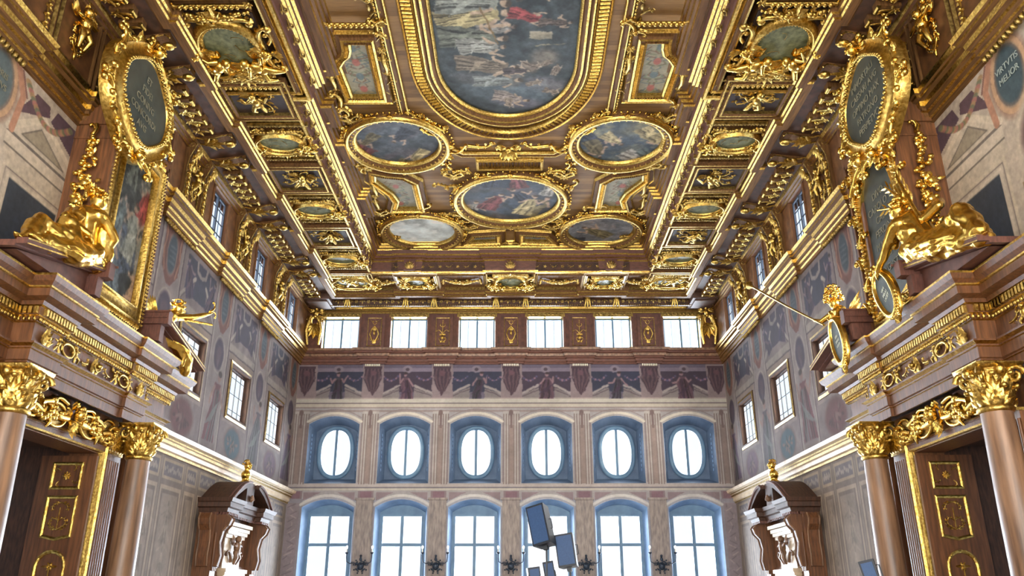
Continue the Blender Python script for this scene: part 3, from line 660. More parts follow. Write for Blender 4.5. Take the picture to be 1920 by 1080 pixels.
# ------------------------------------------------------------------ gilded ornament vocabulary (local x, y in the plane, z out)
def vine(mb, x, y, ang, L, curl, th=.03, z=.03, leaves=True, n=13, mat=0, lw=1.):
    """an acanthus stem that rolls up into a scroll"""
    p = [(x, y, z)]; h = ang; st = L/n
    for i in range(n):
        t = i/n; h += curl*(.12+2.2*t*t)/n*2.2; st2 = st*(1-.45*t); x += cos(h)*st2; y += sin(h)*st2; p.append((x, y, z+.02*sin(pi*t)))
        if leaves and i % 3 == 1:
            sg = -1 if curl > 0 else 1; mb.leaf(x, y, h+sg*.8, .26*L*(1-.4*t)*lw, .07*L*lw, th*1.2, z*.5, mat, sg*-.2)
        if leaves and i % 4 == 2: sg = 1 if curl > 0 else -1; mb.leaf(x, y, h+sg*.7, .16*L*lw, .045*L*lw, th, z*.5, mat)
    mb.tube(p, [th*(1-.55*i/n) for i in range(n+1)], 5, mat); mb.ell(p[-1], (th*1.3, th*1.3, th), 6, 4, mat); return mb
def rosette(mb, x, y, r, n=6, z=0., mat=0):
    for k in range(n): a = 2*pi*k/n; mb.leaf(x, y, a, r, r*.34, r*.28, z, mat)
    return mb.ell((x, y, z+r*.1), (r*.28, r*.28, r*.25), 7, 4, mat)
def cherub(mb, x, y, s, z=0., ang=0., mat=0):
    """winged child's head"""
    c, q = cos(ang), sin(ang); T = lambda a, b: (x+(a*c-b*q)*s, y+(a*q+b*c)*s)
    mb.ell((*T(0, 0), z+.45*s), (.34*s, .42*s, .38*s), 9, 6, mat, ang)
    for a, b, r in ((-.2, .3, .16), (0, .38, .17), (.2, .3, .16), (-.32, .12, .13), (.32, .12, .13)): mb.ell((*T(a, b), z+.55*s), r*s, 6, 4, mat)
    mb.ell((*T(0, -.06), z+.84*s), (.07*s, .09*s, .07*s), 5, 4, mat); mb.ell((*T(-.13, -.14), z+.74*s), .1*s, 5, 4, mat); mb.ell((*T(.13, -.14), z+.74*s), .1*s, 5, 4, mat)
    for sg in (-1, 1):
        for k in range(4): xx, yy = T(sg*.3, -.1); mb.leaf(xx, yy, ang+(0 if sg > 0 else pi)+sg*(-.55+.38*k), (1.0-.1*k)*s, .16*s, .12*s, z+.15*s, mat)
    return mb
def swag(mb, x0, y0, x1, y1, drop, th=.05, n=12, mat=0, z=.05, seed=0):
    r = random.Random(seed)
    for i in range(n+1):
        t = i/n; x = x0+(x1-x0)*t; y = y0+(y1-y0)*t-drop*4*t*(1-t); q = th*(.55+.75*sin(pi*t))
        mb.ell((x+r.uniform(-1, 1)*q*.3, y+r.uniform(-1, 1)*q*.4, z), (q*.8, q*.7, q*.7), 6, 4, mat)
        if i % 2: mb.leaf(x, y, r.uniform(0, 6.28), q*2, q*.5, q*.5, z*.6, mat)
    return mb
def bead_run(mb, pts, r, step, mat=0, z=0.):
    acc = 0
    for (a, b), (c, d) in zip(pts[:-1], pts[1:]):
        L = hypot(c-a, d-b); t = -acc
        while t+step <= L: t += step; k = t/L; mb.ell((a+(c-a)*k, b+(d-b)*k, z), r, 6, 4, mat)
        acc = L-t if L-t >= 0 else 0
    return mb
def ellpts(rx, ry, n=40, a0=0, a1=2*pi, cx=0, cy=0): return [(cx+rx*cos(a0+(a1-a0)*k/n), cy+ry*sin(a0+(a1-a0)*k/n)) for k in range(n+1)]
def acanthus(mb, x, y, ang, L, w, n=5, z=0., mat=0):
    for k in range(n):
        t = k/(n-1)-.5; mb.leaf(x, y, ang+t*1.7, L*(1-abs(t)*.7), w*.3, w*.28, z, mat, t*.3)
    return mb
def child(mb, x, y, h, z=0., ang=0., mat=0, seed=0):
    """small gilded winged child, arms out"""
    r = random.Random(seed); c, q = cos(ang), sin(ang); T = lambda a, b, d=0: (x+(a*c-b*q)*h, y+(a*q+b*c)*h, z+d*h)
    mb.ell(T(0, .86, .16), (.11*h, .13*h, .12*h), 8, 5, mat, ang); mb.ell(T(0, .58, .14), (.15*h, .2*h, .13*h), 8, 5, mat, ang); mb.ell(T(0, .40, .13), (.14*h, .13*h, .12*h), 8, 5, mat, ang)
    for s in (-1, 1):
        e = r.uniform(.5, 1.0); mb.tube([T(s*.13, .7, .13), T(s*.3, .6, .2), T(s*.42, e, .16)], [.065*h, .05*h, .035*h], 6, mat)
        k = r.uniform(-.05, .2); mb.tube([T(s*.08, .4, .13), T(s*(.17+k*.4), .2, .2), T(s*(.12+k), -.02, .1)], [.09*h, .075*h, .045*h], 6, mat)
        for w in range(3): xx, yy, _ = T(s*.1, .68); mb.leaf(xx, yy, ang+(0 if s > 0 else pi)+s*(.2+.35*w), .42*h, .08*h, .06*h, z+.03*h, mat)
    return mb
def arabesque(w, h, seed=0, th=.02):
    """symmetric panel of scrolls, vase and leaves filling w x h"""
    r = random.Random(seed); mb = MB(); rows = max(2, int(h/w*1.5)); 
    for i in range(rows):
        y = -h/2+h*(i+.35)/rows; L = w*.52; up = 1 if i % 2 == 0 else -1
        for s in (-1, 1):
            sub = MB(); vine(sub, 0, y, .35*up, L, up*r.uniform(1.1, 1.7), th, th, True, 11, lw=.9); mb.join(sub, (lambda p, s=s: (s*p[0], p[1], p[2])))
            sub = MB(); vine(sub, w*.1, y+up*h/rows*.3, pi/2*up*.8, L*.5, -up*1.6, th*.7, th, True, 8); mb.join(sub, (lambda p, s=s: (s*p[0], p[1], p[2])))
        if i % 2: rosette(mb, 0, y, w*.13, 6, .0)
        else: mb.ell((0, y, .02), (w*.05, h/rows*.28, w*.05), 7, 5); acanthus(mb, 0, y+h/rows*.2, pi/2, w*.2, w*.12, 3)
    return mb
def oval_frame(mb, rx, ry, wd, h, mats=(0, 1), n=56, z=0.):
    P = [(rx*cos(2*pi*k/n), ry*sin(2*pi*k/n)) for k in range(n)]
    mb.sweep(P, [(-.03, z-.06), (-.03, z+h*.4), (wd*.12, z+h*.6), (wd*.2, z+h*.55), (wd*.3, z+h*.95), (wd*.45, z+h), (wd*.6, z+h*.8), (wd*.7, z+h*.85), (wd*.85, z+h*.6), (wd, z+h*.45), (wd, z-.05)], True, [mats[0], mats[0], mats[1], mats[0], mats[0], mats[0], mats[1], mats[0], mats[0], mats[1]])
    return mb
def ringdots(mb, rx, ry, n, size, mat=0, z=0.):
    for k in range(n):
        a = 2*pi*k/n; mb.ell((rx*cos(a), ry*sin(a), z), size, 6, 4, mat, a)
    return mb
# ------------------------------------------------------------------ cartouches of the border strips
def make_cartouche(w, h, name, label, loc, R, plaque=GREENP, seed=0, group=None, fig=True):
    t = thing(name, label, 'cartouche', loc, R, group); q = min(w, h)
    rx, ry = w*.27, h*.27
    part('plaque', MB().disc((0, 0), rx*1.04, ry*1.04, .07, 36, 0, 2.6), plaque, t, smooth=False)
    tr = MB(); rr = random.Random(seed)
    for k in range(4):
        vine(tr, rx*rr.uniform(-.6, .2), ry*rr.uniform(-.5, .5), rr.uniform(0, 6.28), rx*.7, rr.choice((-1, 1))*1.5, .008, .075, True, 8)
    part('painted_tracery', tr, PALELET if plaque is SLATE else GOLDD, t)
    f = MB(); oval_frame(f, rx, ry, q*.09, .16, (0, 0), 40, .05); bead_run(f, ellpts(rx*1.0, ry*1.0, 60), q*.012, q*.035, 0, .14); part('frame', f, GOLD, t)
    s = MB()
    for sx in (-1, 1):
        for sy in (-1, 1):
            b = MB(); vine(b, rx*.45, ry*1.25, .25, w*.30, -1.3, q*.035, .1, True, 14); vine(b, rx*1.2, ry*.35, pi/2-.1, h*.26, -1.2, q*.04, .1, True, 12); vine(b, w*.40, h*.05, .9, q*.25, 1.8, q*.025, .07, True, 10)
            s.join(b, lambda p, sx=sx, sy=sy: (sx*p[0], sy*p[1], p[2]))
    for sy in (-1, 1): acanthus(s, 0, sy*ry*1.25, sy*pi/2, h*.16, h*.12, 5, .1)
    part('strapwork', s, GOLD, t)
    if fig:
        c = MB()
        for sx in (-1, 1): cherub(c, sx*w*.36, 0, q*.15, .12, -sx*pi/2*.2); child(c, sx*w*.40, -h*.30, h*.34, .08, sx*.9, seed=seed+sx)
        part('winged_children', c, GOLDB, t)
        g = MB()
        for sy in (-1, 1): swag(g, -w*.34, sy*h*.42, w*.34, sy*h*.42, sy*h*.05, q*.045, 16, 0, .1, seed)
        part('garlands', g, GOLD, t)
    return t
def frame_rect(mb, hx, hy, prof, mats): return mb.sweep([(-hx, -hy), (-hx, hy), (hx, hy), (hx, -hy)][::-1], prof, True, mats)
def leaf_band(mb, hx, hy, wd, step, z, mat=0):
    """running leaves along a rectangle"""
    for sx in (-1, 1):
        y = -hy
        while y < hy: mb.leaf(sx*hx, y, pi/2+sx*.5, step*1.2, wd*.35, wd*.4, z, mat); mb.leaf(sx*hx, y, pi/2-sx*.5, step, wd*.3, wd*.4, z, mat); y += step
    for sy in (-1, 1):
        x = -hx
        while x < hx: mb.leaf(x, sy*hy, sy*.5, step*1.2, wd*.35, wd*.4, z, mat); mb.leaf(x, sy*hy, -sy*.5, step, wd*.3, wd*.4, z, mat); x += step
    return mb
# big octagonal coffer with oval plaque
def big_coffer(sd):
    t = make_cartouche(2.2, 2.9, 'ceiling_cartouche', 'largest gilded strapwork cartouche, round a green oval, on the %s ceiling border' % SD[sd], (sd*6.15, CY, 13.2), RC, GREENP, 3+sd, None)
    f = MB(); frame_rect(f, 1.0, 1.62, [(0, 0), (0, .12), (.05, .14), (.07, .06), (.12, .05), (.16, .1), (.2, .02)], [0, 0, 1, 1, 0, 0]); part('coffer_frame', f, [GOLD, WOODC], t, smooth=False)
    b = MB()
    for sy in (-1, 1):
        b.tube([(-.75, sy*1.42, .1), (.75, sy*1.42, .1)], .05, 7); rosette(b, .8, sy*1.42, .13, 6, .08); rosette(b, -.8, sy*1.42, .13, 6, .08)
        for k in range(11): b.ell((-.6+k*.12, sy*1.42, .14), .055, 6, 4)
        child(b, 0, sy*1.0, .4, .12, 1.2*sy)
    part('gilded_rods', b, GOLD, t); 
    d = MB(); d.poly([(-.8, -1.1), (-.35, -1.3), (.35, -1.3), (.8, -1.1), (.8, 1.1), (.35, 1.3), (-.35, 1.3), (-.8, 1.1)], 0, .03); part('dark_field', d, DARK, t, smooth=False)
    return t
for s in (-1, 1): big_coffer(s)
# square coffers with a gilded foliage figure
def sq_coffer(loc, label, seed):
    t = thing('square_coffer', label, 'coffer', loc, RC, 'square coffers of the ceiling border')
    f = MB(); frame_rect(f, .66, .62, [(0, -.02), (0, .12), (.04, .16), (.08, .16), (.1, .1), (.16, .1), (.18, .15), (.22, .15), (.24, .02)], [2, 1, 0, 1, 1, 1, 0, 1]); part('frame', f, [GOLD, WOODC, GOLDD], t, smooth=False)
    part('dark_field', MB().box(-.66, .66, -.62, .62, 0, .03), DARK, t, smooth=False)
    o = MB(); r = random.Random(seed)
    child(o, 0, -.4, .8, .05, r.uniform(-.5, .5), seed=seed)
    for k in range(7): a = k*.9+seed; vine(o, .1*cos(a), .1*sin(a), a, r.uniform(.5, .75), r.choice((-1, 1))*1.6, .028, .06, True, 10)
    part('foliage_relief', o, GOLD, t)
    b = MB(); leaf_band(b, .76, .72, .06, .09, .1); part('leaf_band', b, GOLDD, t)
    return t
for s in (-1, 1):
    first = None
    for k, c in enumerate(MW[1:]):
        lb = 'square dark coffer with gilded foliage, %s ceiling border, %s of four' % (SD[s], ORD[k] if k < 3 else 'farthest')
        t = sq_coffer((s*6.15, c, 13.2), lb, 11+k*3+s)
        # flanking leafy strips
        for q in (-1, 1):
            m = MB()
            for j in range(8): vine(m, 0, -.7+j*.2, (.6 if j % 2 else 2.4), .2, (-1.5 if j % 2 else 1.5), .014, .03, True, 7)
            part('foliage_strip', m, GOLDD, t, loc=(q*1.0*1.0, 0, .0)) if False else part('foliage_strip', m, GOLDD, t, loc=(q*.99, 0, .03))
# small cartouches between them
for s in (-1, 1):
    for k, c in enumerate(MC[1:]):
        make_cartouche(2.1, 1.55, 'ceiling_cartouche', 'small winged gilded cartouche between square coffers, %s ceiling border, %s of three' % (SD[s], ['nearest', 'middle', 'farthest'][k]), (s*6.15, c, 13.2), RC, GREENP, 20+k*2+s, 'small cartouches of the ceiling border')
        for sy in (-1, 1):
            m = MB().box(-.95, .95, -.03, .03, 0, .1); m.box(-.95, .95, .03, .08, 0, .04); bead_run(m, [(-.92, 0), (.92, 0)], .03, .08, 0, .1)
            solo('ceiling_rib', m, GOLDD, 'thin gilded rib %s the %s small cartouche, %s ceiling border' % ('before' if sy > 0 else 'beyond', ['nearest', 'middle', 'farthest'][k], SD[s]), 'rib', (s*6.15, c-sy*.86, 13.2), RC, smooth=False)
# far border strip
EC = [(-3.65, 1.35, .95), (0, 1.7, 1.25), (3.65, 1.35, .95)]
nm3 = {-3.65: 'left of the middle one', 0: 'the central one under the oval picture', 3.65: 'right of the middle one'}
for x, w, h in EC:
    t = make_cartouche(w*1.15, h*1.75, 'ceiling_cartouche', 'gilded cartouche on the far ceiling border, ' + nm3[x], (x, 29.45, 13.2), RC, GREENP, 40+int(x), 'cartouches of the far ceiling border')
    f = MB(); frame_rect(f, w*.52, h*.78, [(0, 0), (0, .14), (.05, .16), (.08, .06), (.14, .12), (.18, 0)], [0, 0, 1, 0, 0]); part('coffer_frame', f, [STONEL if x else GOLD, WOODC], t, smooth=False)
for s in (-1, 1):
    make_cartouche(2.5, 1.8, 'ceiling_cartouche', 'gilded corner cartouche where the %s and far ceiling borders meet' % SD[s], (s*6.2, 29.45, 13.2), RC, GREENP, 60+s)
    for x, lb in ((1.9, 'inner'), (5.0, 'outer')):
        m = MB(); swag(m, -.7, .25, .7, .25, .3, .09, 18, 0, .08, int(x)); 
        for q in (-1, 1): vine(m, 0, -.1, pi/2-q*1.2, .5, q*1.3, .03, .05); swag(m, q*.7, .25, q*.75, -.3, 0, .05, 6, 0, .05)
        cherub(m, 0, .1, .16, .06)
        solo('fruit_garland', m, GOLD, 'gilded fruit garland on the %s side of the far ceiling border, %s of two' % (SD[s], lb), 'garland', (s*x, 29.45, 13.2), RC)
        m = MB(); frame_rect(m, .95, .72, [(0, 0), (0, .1), (.04, .12), (.07, .04), (.1, .08), (.14, 0)], [0, 0, 1, 0, 0])
        for q in range(18): m.box(-.9+q*.105, -.85+q*.105, -.95, -.86, 0, .06, 0)
        solo('coffer_frame', m, [GOLDD, WOODC], 'rectangular gilt edged frame round the %s garland on the %s of the far ceiling border' % (lb, SD[s]), 'frame', (s*x, 29.45, 13.2), RC, smooth=False)
# frieze of small swags and rosettes on the vertical face above the far border
t = thing('swag_frieze', 'dark frieze band with tiny gilded swags above the far ceiling border', 'frieze', (0, 28.32, 13.3), RF)
m = MB(); m.box(-4.5, 4.5, -.14, .16, -.02, .03); part('band', m, WOODD, t, smooth=False)
m = MB()
for k in range(27):
    x = -4.3+k*.33
    if k % 2: rosette(m, x, .0, .075, 5, .03)
    else: swag(m, x-.13, .07, x+.13, .07, .09, .03, 6, 0, .04)
part('tiny_swags', m, GOLDD, t)
for x in (-3.8, 0, 3.8):
    m = MB(); m.box(-.22, .22, -.2, .24, 0, .1, 1); acanthus(m, 0, -.14, pi/2, .36, .22, 7, .1); m.ell((0, .1, .12), .06, 6, 4)
    part('gilded_keystone', m, [GOLDD, WOODR], t, loc=(x, .02, .03))
# ------------------------------------------------------------------ pictures in the ceiling field
ZC = 14.18
def round_picture(x, d, r, label, seed, base, lights, nf, rot, wd=.34, group=None):
    t = thing('ceiling_painting', label, 'painting', (x, d, ZC), RC, group)
    P = Paint(-r*1.05, r*1.05, -r*1.05, r*1.05, .03, base); scene_paint(P, seed, base, lights, nf, rot, r*1.0)
    me = P.mesh('canvas', lambda X, Y: (X, Y, np.full(X.shape, .02)), OIL, lambda a, b: a*a+b*b < (r*1.03)**2); link('canvas', me, t)
    f = MB(); n = 60; ring = [(r*cos(-2*pi*k/n), r*sin(-2*pi*k/n)) for k in range(n)][::-1]
    f.sweep(ring, [(-.03, 0), (-.02, .1), (.04, .16), (.08, .14), (.1, .2), (.2, .2), (.23, .27), (.29, .27), (.33, .18), (wd, .0)], True, [0, 0, 0, 1, 1, 0, 0, 0, 1]); ringdots(f, r+.15, r+.15, 44, (.045, .03, .03), 0, .21); part('frame', f, [GOLD, WOODC], t)
    s = MB()
    for k in range(12):
        a = 2*pi*k/12; c, q = cos(a)*(r+wd), sin(a)*(r+wd)
        if k % 3 == 0: cherub(s, c, q, .2, .1, a-pi/2)
        else: vine(s, c, q, a+pi/2*(1 if k % 2 else -1), .72, (1.1 if k % 2 else -1.1), .055, .13); vine(s, c, q, a+pi/2*(-1 if k % 2 else 1), .45, (-1.5 if k % 2 else 1.5), .04, .1); acanthus(s, c*1.04, q*1.04, a, .22, .22, 5, .06)
    ringdots(s, r+wd+.08, r+wd+.08, 60, (.05, .035, .04), 0, .1)
    part('scroll_border', s, GOLDB, t); return t
BL = (.25, .29, .31)
round_picture(-3.25, 20.72, 1.22, 'round ceiling painting below the huge painting, on its left', 5, (.28, .32, .36), [(.42, .45, .50), (.50, .36, .40)], 7, 2.3)
round_picture(3.3, 20.72, 1.22, 'round ceiling painting below the huge painting, on its right', 6, (.26, .32, .38), [(.62, .58, .42), (.30, .42, .52)], 7, -2.3)
round_picture(.04, 24.42, 1.6, 'round dark ceiling painting on the centre line, below the huge painting', 17, (.24, .27, .31), [(.30, .36, .44), (.50, .40, .36)], 12, 0)
round_picture(-3.2, 26.85, 1.2, 'small round ceiling painting of a pale bright cloudy sky, far left', 8, (.80, .86, .88), [(.92, .95, .96), (.80, .88, .92)], 0, 0)
round_picture(3.3, 26.85, 1.2, 'small round ceiling painting of grey and pinkish clouds, far right', 9, (.48, .50, .54), [(.62, .56, .54), (.60, .64, .68)], 3, 1.2)
# the big picture: straight sides, rounded ends
def stadium(a, L, b, n=24, cy=0):
    p = [(a*cos(pi*k/n), L+b*sin(pi*k/n)) for k in range(n+1)]+[(a*cos(pi+pi*k/n), -L+b*sin(pi+pi*k/n)) for k in range(n+1)]; return p
t = thing('ceiling_painting', 'huge dark ceiling painting with rounded end, many pale robed figures lying sideways', 'painting', (0, CY, ZC), RC)
P = Paint(-1.85, 1.85, -4.5, 4.5, .02, (.2, .2, .2)); scene_paint(P, 2, (.24, .30, .32), [(.32, .38, .40), (.38, .41, .41)], 3, -1.6, 1.0)
H = -pi/2
for x, y, a, b, c in [(.95, 1.75, .34, .34, (.58, .52, .44)), (.6, 2.15, .2, .22, (.54, .46, .38)), (1.0, 2.9, .55, .35, (.52, .50, .52)), (.5, 3.3, .7, .4, (.40, .47, .52)), (-.4, 3.2, .8, .45, (.36, .42, .45)), (.2, 2.5, .22, .5, (.48, .46, .42)), (-.9, 2.6, .5, .25, (.40, .40, .40)), (.3, 3.7, .7, .25, (.44, .42, .48))]: P.ell(x, y, a, b, c, .7, .2, .7)
for i, (x, y, h, c) in enumerate([(-1.65, .45, 1.85, (.66, .60, .40)), (-1.65, .95, 1.7, (.40, .42, .36)), (-1.6, -.25, 1.7, (.52, .54, .50)), (-1.2, 1.35, 1.2, (.56, .56, .52)), (-1.3, 2.0, 1.6, (.48, .42, .34)), (.05, .1, .95, (.62, .24, .24)), (.2, -.5, 1.0, (.34, .30, .28)), (-.9, 2.75, 1.3, (.50, .52, .50)), (-.4, 3.35, 1.0, (.56, .50, .46)), (.75, .45, .8, (.40, .34, .30)), (-.1, 2.3, .7, (.30, .26, .26)), (-1.0, -1.0, 1.6, (.46, .40, .34)), (.4, -1.3, 1.2, (.60, .56, .50)), (-1.5, -2.0, 1.6, (.5, .5, .46)), (.3, -2.4, 1.2, (.5, .3, .3))]):
    P.figure(x, y, h, H+.18*((i % 3)-1), (c, tuple(min(1, v*1.35) for v in c), (.74, .62, .50)), 300+i)
P.rect(.55, .78, 1.1, 1.02, (.62, .58, .48)); P.line([(-.6, -.1), (-.2, 1.2)], .04, (.52, .40, .22)); P.line([(.7, 1.3), (1.4, 1.2)], .03, (.6, .55, .42))
for i, (x, y) in enumerate([(1.1, 1.9), (.7, 2.2), (1.2, 2.5), (.5, 2.9), (.95, 3.1), (0, 3.5)]): P.figure(x, y, .5, 1.2+i, ((.58, .50, .42), (.66, .58, .50), (.76, .66, .56)), 70+i)
P.warp(.05, 26, 5); g = P.c.mean(-1, keepdims=True); P.c = (P.c*.75+g*.25)*.85; P.mottle(.3, 26, 5)
inside = lambda a, b, k=1.02: np.where(np.abs(b) < 2.0, np.abs(a) < 1.76*k, (a/(1.76*k))**2+((np.abs(b)-2.0)/2.31)**2 < 1)
link('canvas', P.mesh('canvas', lambda X, Y: (X, -Y, np.full(X.shape, .02)), OIL, inside), t)
f = MB(); f.sweep(stadium(1.74, 2.0, 2.3), [(-.03, 0), (-.03, .08), (.03, .12), (.05, .09), (.08, .14), (.13, .17), (.18, .19), (.2, .13), (.22, .14), (.26, .22), (.3, .22), (.32, .02)], True, [0, 0, 1, 1, 1, 0, 1, 1, 1, 0, 1]); part('frame', f, [GOLD, WOODC], t)
# fluted ring
def flutes(mb, path, o0, o1, z, step, closed=True):
    N = len(path); acc = 0
    for i in range(N if closed else N-1):
        a = Vector(path[i]); b = Vector(path[(i+1) % N]); d = b-a; L = d.length
        if L < 1e-6: continue
        d /= L; nn = Vector((d.y, -d.x)); s = step-acc
        while s < L:
            p = a+d*s; q0 = p+nn*o0; q1 = p+nn*o1; w = d*step*.2
            mb.add([(q0.x-w.x, q0.y-w.y, z), (q0.x+w.x, q0.y+w.y, z), (q1.x+w.x, q1.y+w.y, z-.02), (q1.x-w.x, q1.y-w.y, z-.02), (q0.x, q0.y, z+.06), (q1.x, q1.y, z+.04)], [(0, 4, 5, 3), (4, 1, 2, 5), (2, 3, 5), (0, 1, 4)], 0); s += step
        acc = (acc+L) % step
    return mb
fl = MB(); pth = stadium(2.08, 2.0, 3.12, 40); fl.sweep(pth, [(-.05, 0), (-.04, .1), (0, .14), (.04, .1), (.05, .05), (.30, .04), (.31, .1), (.34, .13), (.37, .1), (.38, 0)], True, [0, 0, 0, 1, 1, 1, 0, 0, 0]); flutes(fl, pth, .06, .29, .06, .13); part('fluted_border', fl, [GOLD, WOODC], t)
f = MB(); op = [(0, 0), (0, .07), (.02, .1), (.05, .1), (.06, .06), (.16, .06), (.17, .1), (.2, .1), (.21, 0)]; om = [0, 0, 0, 1, 1, 1, 0, 0]
for sx in (-1, 1):
    q = [(sx*2.72, -4.3), (sx*2.72, 4.3)]; q = q[::-1] if sx > 0 else q; f.sweep([(-a, b) if 0 else (a, b) for a, b in (q if sx < 0 else q)][::-1], op, False, om); bead_run(f, [(sx*2.98, -4.3), (sx*2.98, 4.3)], .045, .12, 0, .06)
for sy in (-1, 1): q = [(-1.72, sy*5.95), (-1.35, sy*6.3), (1.35, sy*6.3), (1.72, sy*5.95)]; f.sweep(q if sy < 0 else q[::-1], op, False, om)
part('octagon_moulding', f, [GOLD, WOODC], t)
s_ = MB()
for sx in (-1, 1):
    for sy in (-1, 1):
        b = MB(); vine(b, 1.2, 5.85, pi-.2, 1.0, .9, .06, .08); vine(b, 1.25, 5.8, .8+pi/2-1.2, .9, -1.0, .05, .08); vine(b, 2.5, 4.9, pi/2+.6, .8, 1.0, .05, .08); vine(b, 2.6, 4.6, -1.7, .8, 1.1, .05, .08); acanthus(b, .35, 5.95, 2.6, .35, .2, 5, .05)
        s_.join(b, lambda p, sx=sx, sy=sy: (sx*p[0], sy*p[1], p[2]))
for sy in (-1, 1): cherub(s_, 0, sy*5.95, .22, .08); acanthus(s_, 0, sy*6.2, sy*pi/2, .5, .4, 7, .1)
part('corner_scrolls', s_, GOLDB, t)
# fluted connecting bars towards the round picture
for sy in (1,):
    m = MB(); q = [(-.95, -.22), (.95, -.22), (.95, .22), (-.95, .22)]
    m.sweep(q, [(0, 0), (0, .14), (.04, .18), (.08, .14), (.1, 0)], True, [0, 0, 0, 0]); flutes(m, [(.95, 0), (-.95, 0)], -.2, .2, .08, .1, False); m.box(-.95, .95, -.22, .22, 0, .06, 1)
    solo('fluted_bar', m, [GOLD, WOODC], 'short fluted gilt bar between the huge painting and the round centre painting', 'moulding', (.03, 21.95, ZC), RC, smooth=False)
# grotesque panels
def grotesque(pts, label, seed, x0):
    cx = sum(p[0] for p in pts)/len(pts); cy = sum(p[1] for p in pts)/len(pts); q = [(p[0]-cx, -(p[1]-cy)) for p in pts]
    ar = sum(q[i-1][0]*q[i][1]-q[i][0]*q[i-1][1] for i in range(len(q)))
    if ar > 0: q = q[::1]
    else: q = q[::-1]
    t = thing('grotesque_panel', label, 'panel', (cx, cy, ZC), RC, None)
    xs = [p[0] for p in q]; ys = [p[1] for p in q]
    P = Paint(min(xs)-.02, max(xs)+.02, min(ys)-.02, max(ys)+.02, .025, (.56, .54, .46)); P.mottle(.12, 5, seed)
    r = random.Random(seed); mx = (min(xs)+max(xs))/2; H = max(ys)-min(ys)
    for k in range(26):
        y = min(ys)+H*r.random(); a = r.uniform(.05, .35)
        for s in (-1, 1): P.line([(mx+s*a*.2, y), (mx+s*a, y+.08), (mx+s*a*.7, y+.2)], .035, [(.36, .40, .40), (.42, .32, .26), (.40, .44, .34)][k % 3], .8)
    for k in range(4): P.ell(mx, min(ys)+H*(k+.5)/4, .1, .14, [(.62, .34, .30), (.36, .42, .44)][k % 2], .8)
    def keep(a, b):
        m = np.zeros(a.shape, bool)
        for i in range(len(q)):
            (x1, y1), (x2, y2) = q[i-1], q[i]
            if y1 != y2: m ^= ((b > min(y1, y2)) & (b <= max(y1, y2)) & (a < (x2-x1)*(b-y1)/(y2-y1)+x1))
        return m
    link('painted_field', P.mesh('painted_field', lambda X, Y: (X, Y, np.full(X.shape, .03)), OIL, keep), t)
    f = MB(); f.sweep(q, [(-.05, .0), (-.05, .12), (0, .15), (.03, .12), (.1, .12), (.13, .18), (.18, .16), (.2, .08), (.3, .06), (.33, .1), (.36, 0)], True, [0, 0, 1, 1, 0, 0, 1, 1, 0, 0]); flutes(f, q, .02, .1, .12, .07); part('frame', f, [GOLD, WOODC], t, smooth=False); return t
for s in (-1, 1):
    for k, (a, b) in enumerate(((15.95, 18.4), (2*CY-18.4, 2*CY-15.95))):
        d = 1 if k == 0 else -1; Y = lambda y: y if k == 0 else 2*CY-y
        grotesque([(s*3.35, Y(16.1)), (s*3.4, Y(18.35)), (s*4.15, Y(18.35)), (s*4.2, Y(17.0)), (s*4.05, Y(16.75)), (s*3.9, Y(16.6)), (s*3.82, Y(16.35)), (s*3.8, Y(16.1))], 'tall grotesque painted panel %s of the huge painting, %s' % (SD[s], 'nearer the round painting' if k == 0 else 'cut by the photo top edge'), 4+k+s, 0)
    grotesque([(s*3.1, 23.2), (s*3.1, 25.0), (s*3.9, 25.0), (s*3.75, 24.4), (s*3.85, 23.9), (s*4.3, 23.0), (s*4.25, 22.6), (s*3.9, 22.75), (s*3.4, 22.85)], 'curved grotesque painted panel between the round paintings on the %s' % SD[s], 9+s, 0)
    m = MB()
    for q in (-1, 1): vine(m, 0, 0, pi/2-q*1.4, .7, q*1.4, .05, .08); vine(m, 0, -.05, pi/2-q*.7, .5, -q*1.4, .04, .08)
    rosette(m, 0, 0, .2, 8, .1); cherub(m, 0, -.1, .16, .1)
for s in (-1, 1):
    grotesque([(s*.5, 27.2), (s*1.3, 27.3), (s*1.55, 27.8), (s*.5, 27.7)], 'narrow painted panel below the round centre painting, %s half' % SD[s], 14+s, 0)
# loose gilded scroll pieces scattered on the planks
def scrollpiece(kind):
    m = MB()
    if kind == 0:
        for q in (-1, 1): vine(m, 0, 0, pi/2-q*1.3, .62, q*1.5, .05, .08); vine(m, 0, .05, pi/2-q*.5, .5, -q*1.3, .04, .07)
        rosette(m, 0, 0, .18, 8, .08)
    elif kind == 1:
        m.tube([(0, -.45, .06), (.03, -.15, .1), (0, .15, .1), (0, .45, .06)], [.02, .06, .07, .02], 7); rosette(m, 0, .5, .14, 6, .05); rosette(m, 0, -.45, .1, 6, .05); acanthus(m, 0, .1, pi/2, .3, .2, 5, .08)
    elif kind == 2:
        m.tube([(-.6, 0, .08), (.6, 0, .08)], .045, 7); 
        for k in range(9): m.ell((-.5+k*.125, 0, .12), .06, 6, 4)
        for q in (-1, 1): vine(m, q*.55, 0, (0 if q > 0 else pi)+q*.9, .4, q*-1.6, .04, .08); acanthus(m, q*.6, 0, 0 if q > 0 else pi, .25, .2, 5, .06)
    else:
        vine(m, 0, 0, pi/2, 1.0, 1.5, .075, .12, True, 16, lw=.7); vine(m, 0, 0, -.4, .7, -1.4, .06, .1); cherub(m, 0, 0, .22, .1)
    return m
KN = ['rosette spray', 'slender drop', 'beaded rod', 'leaf hook']
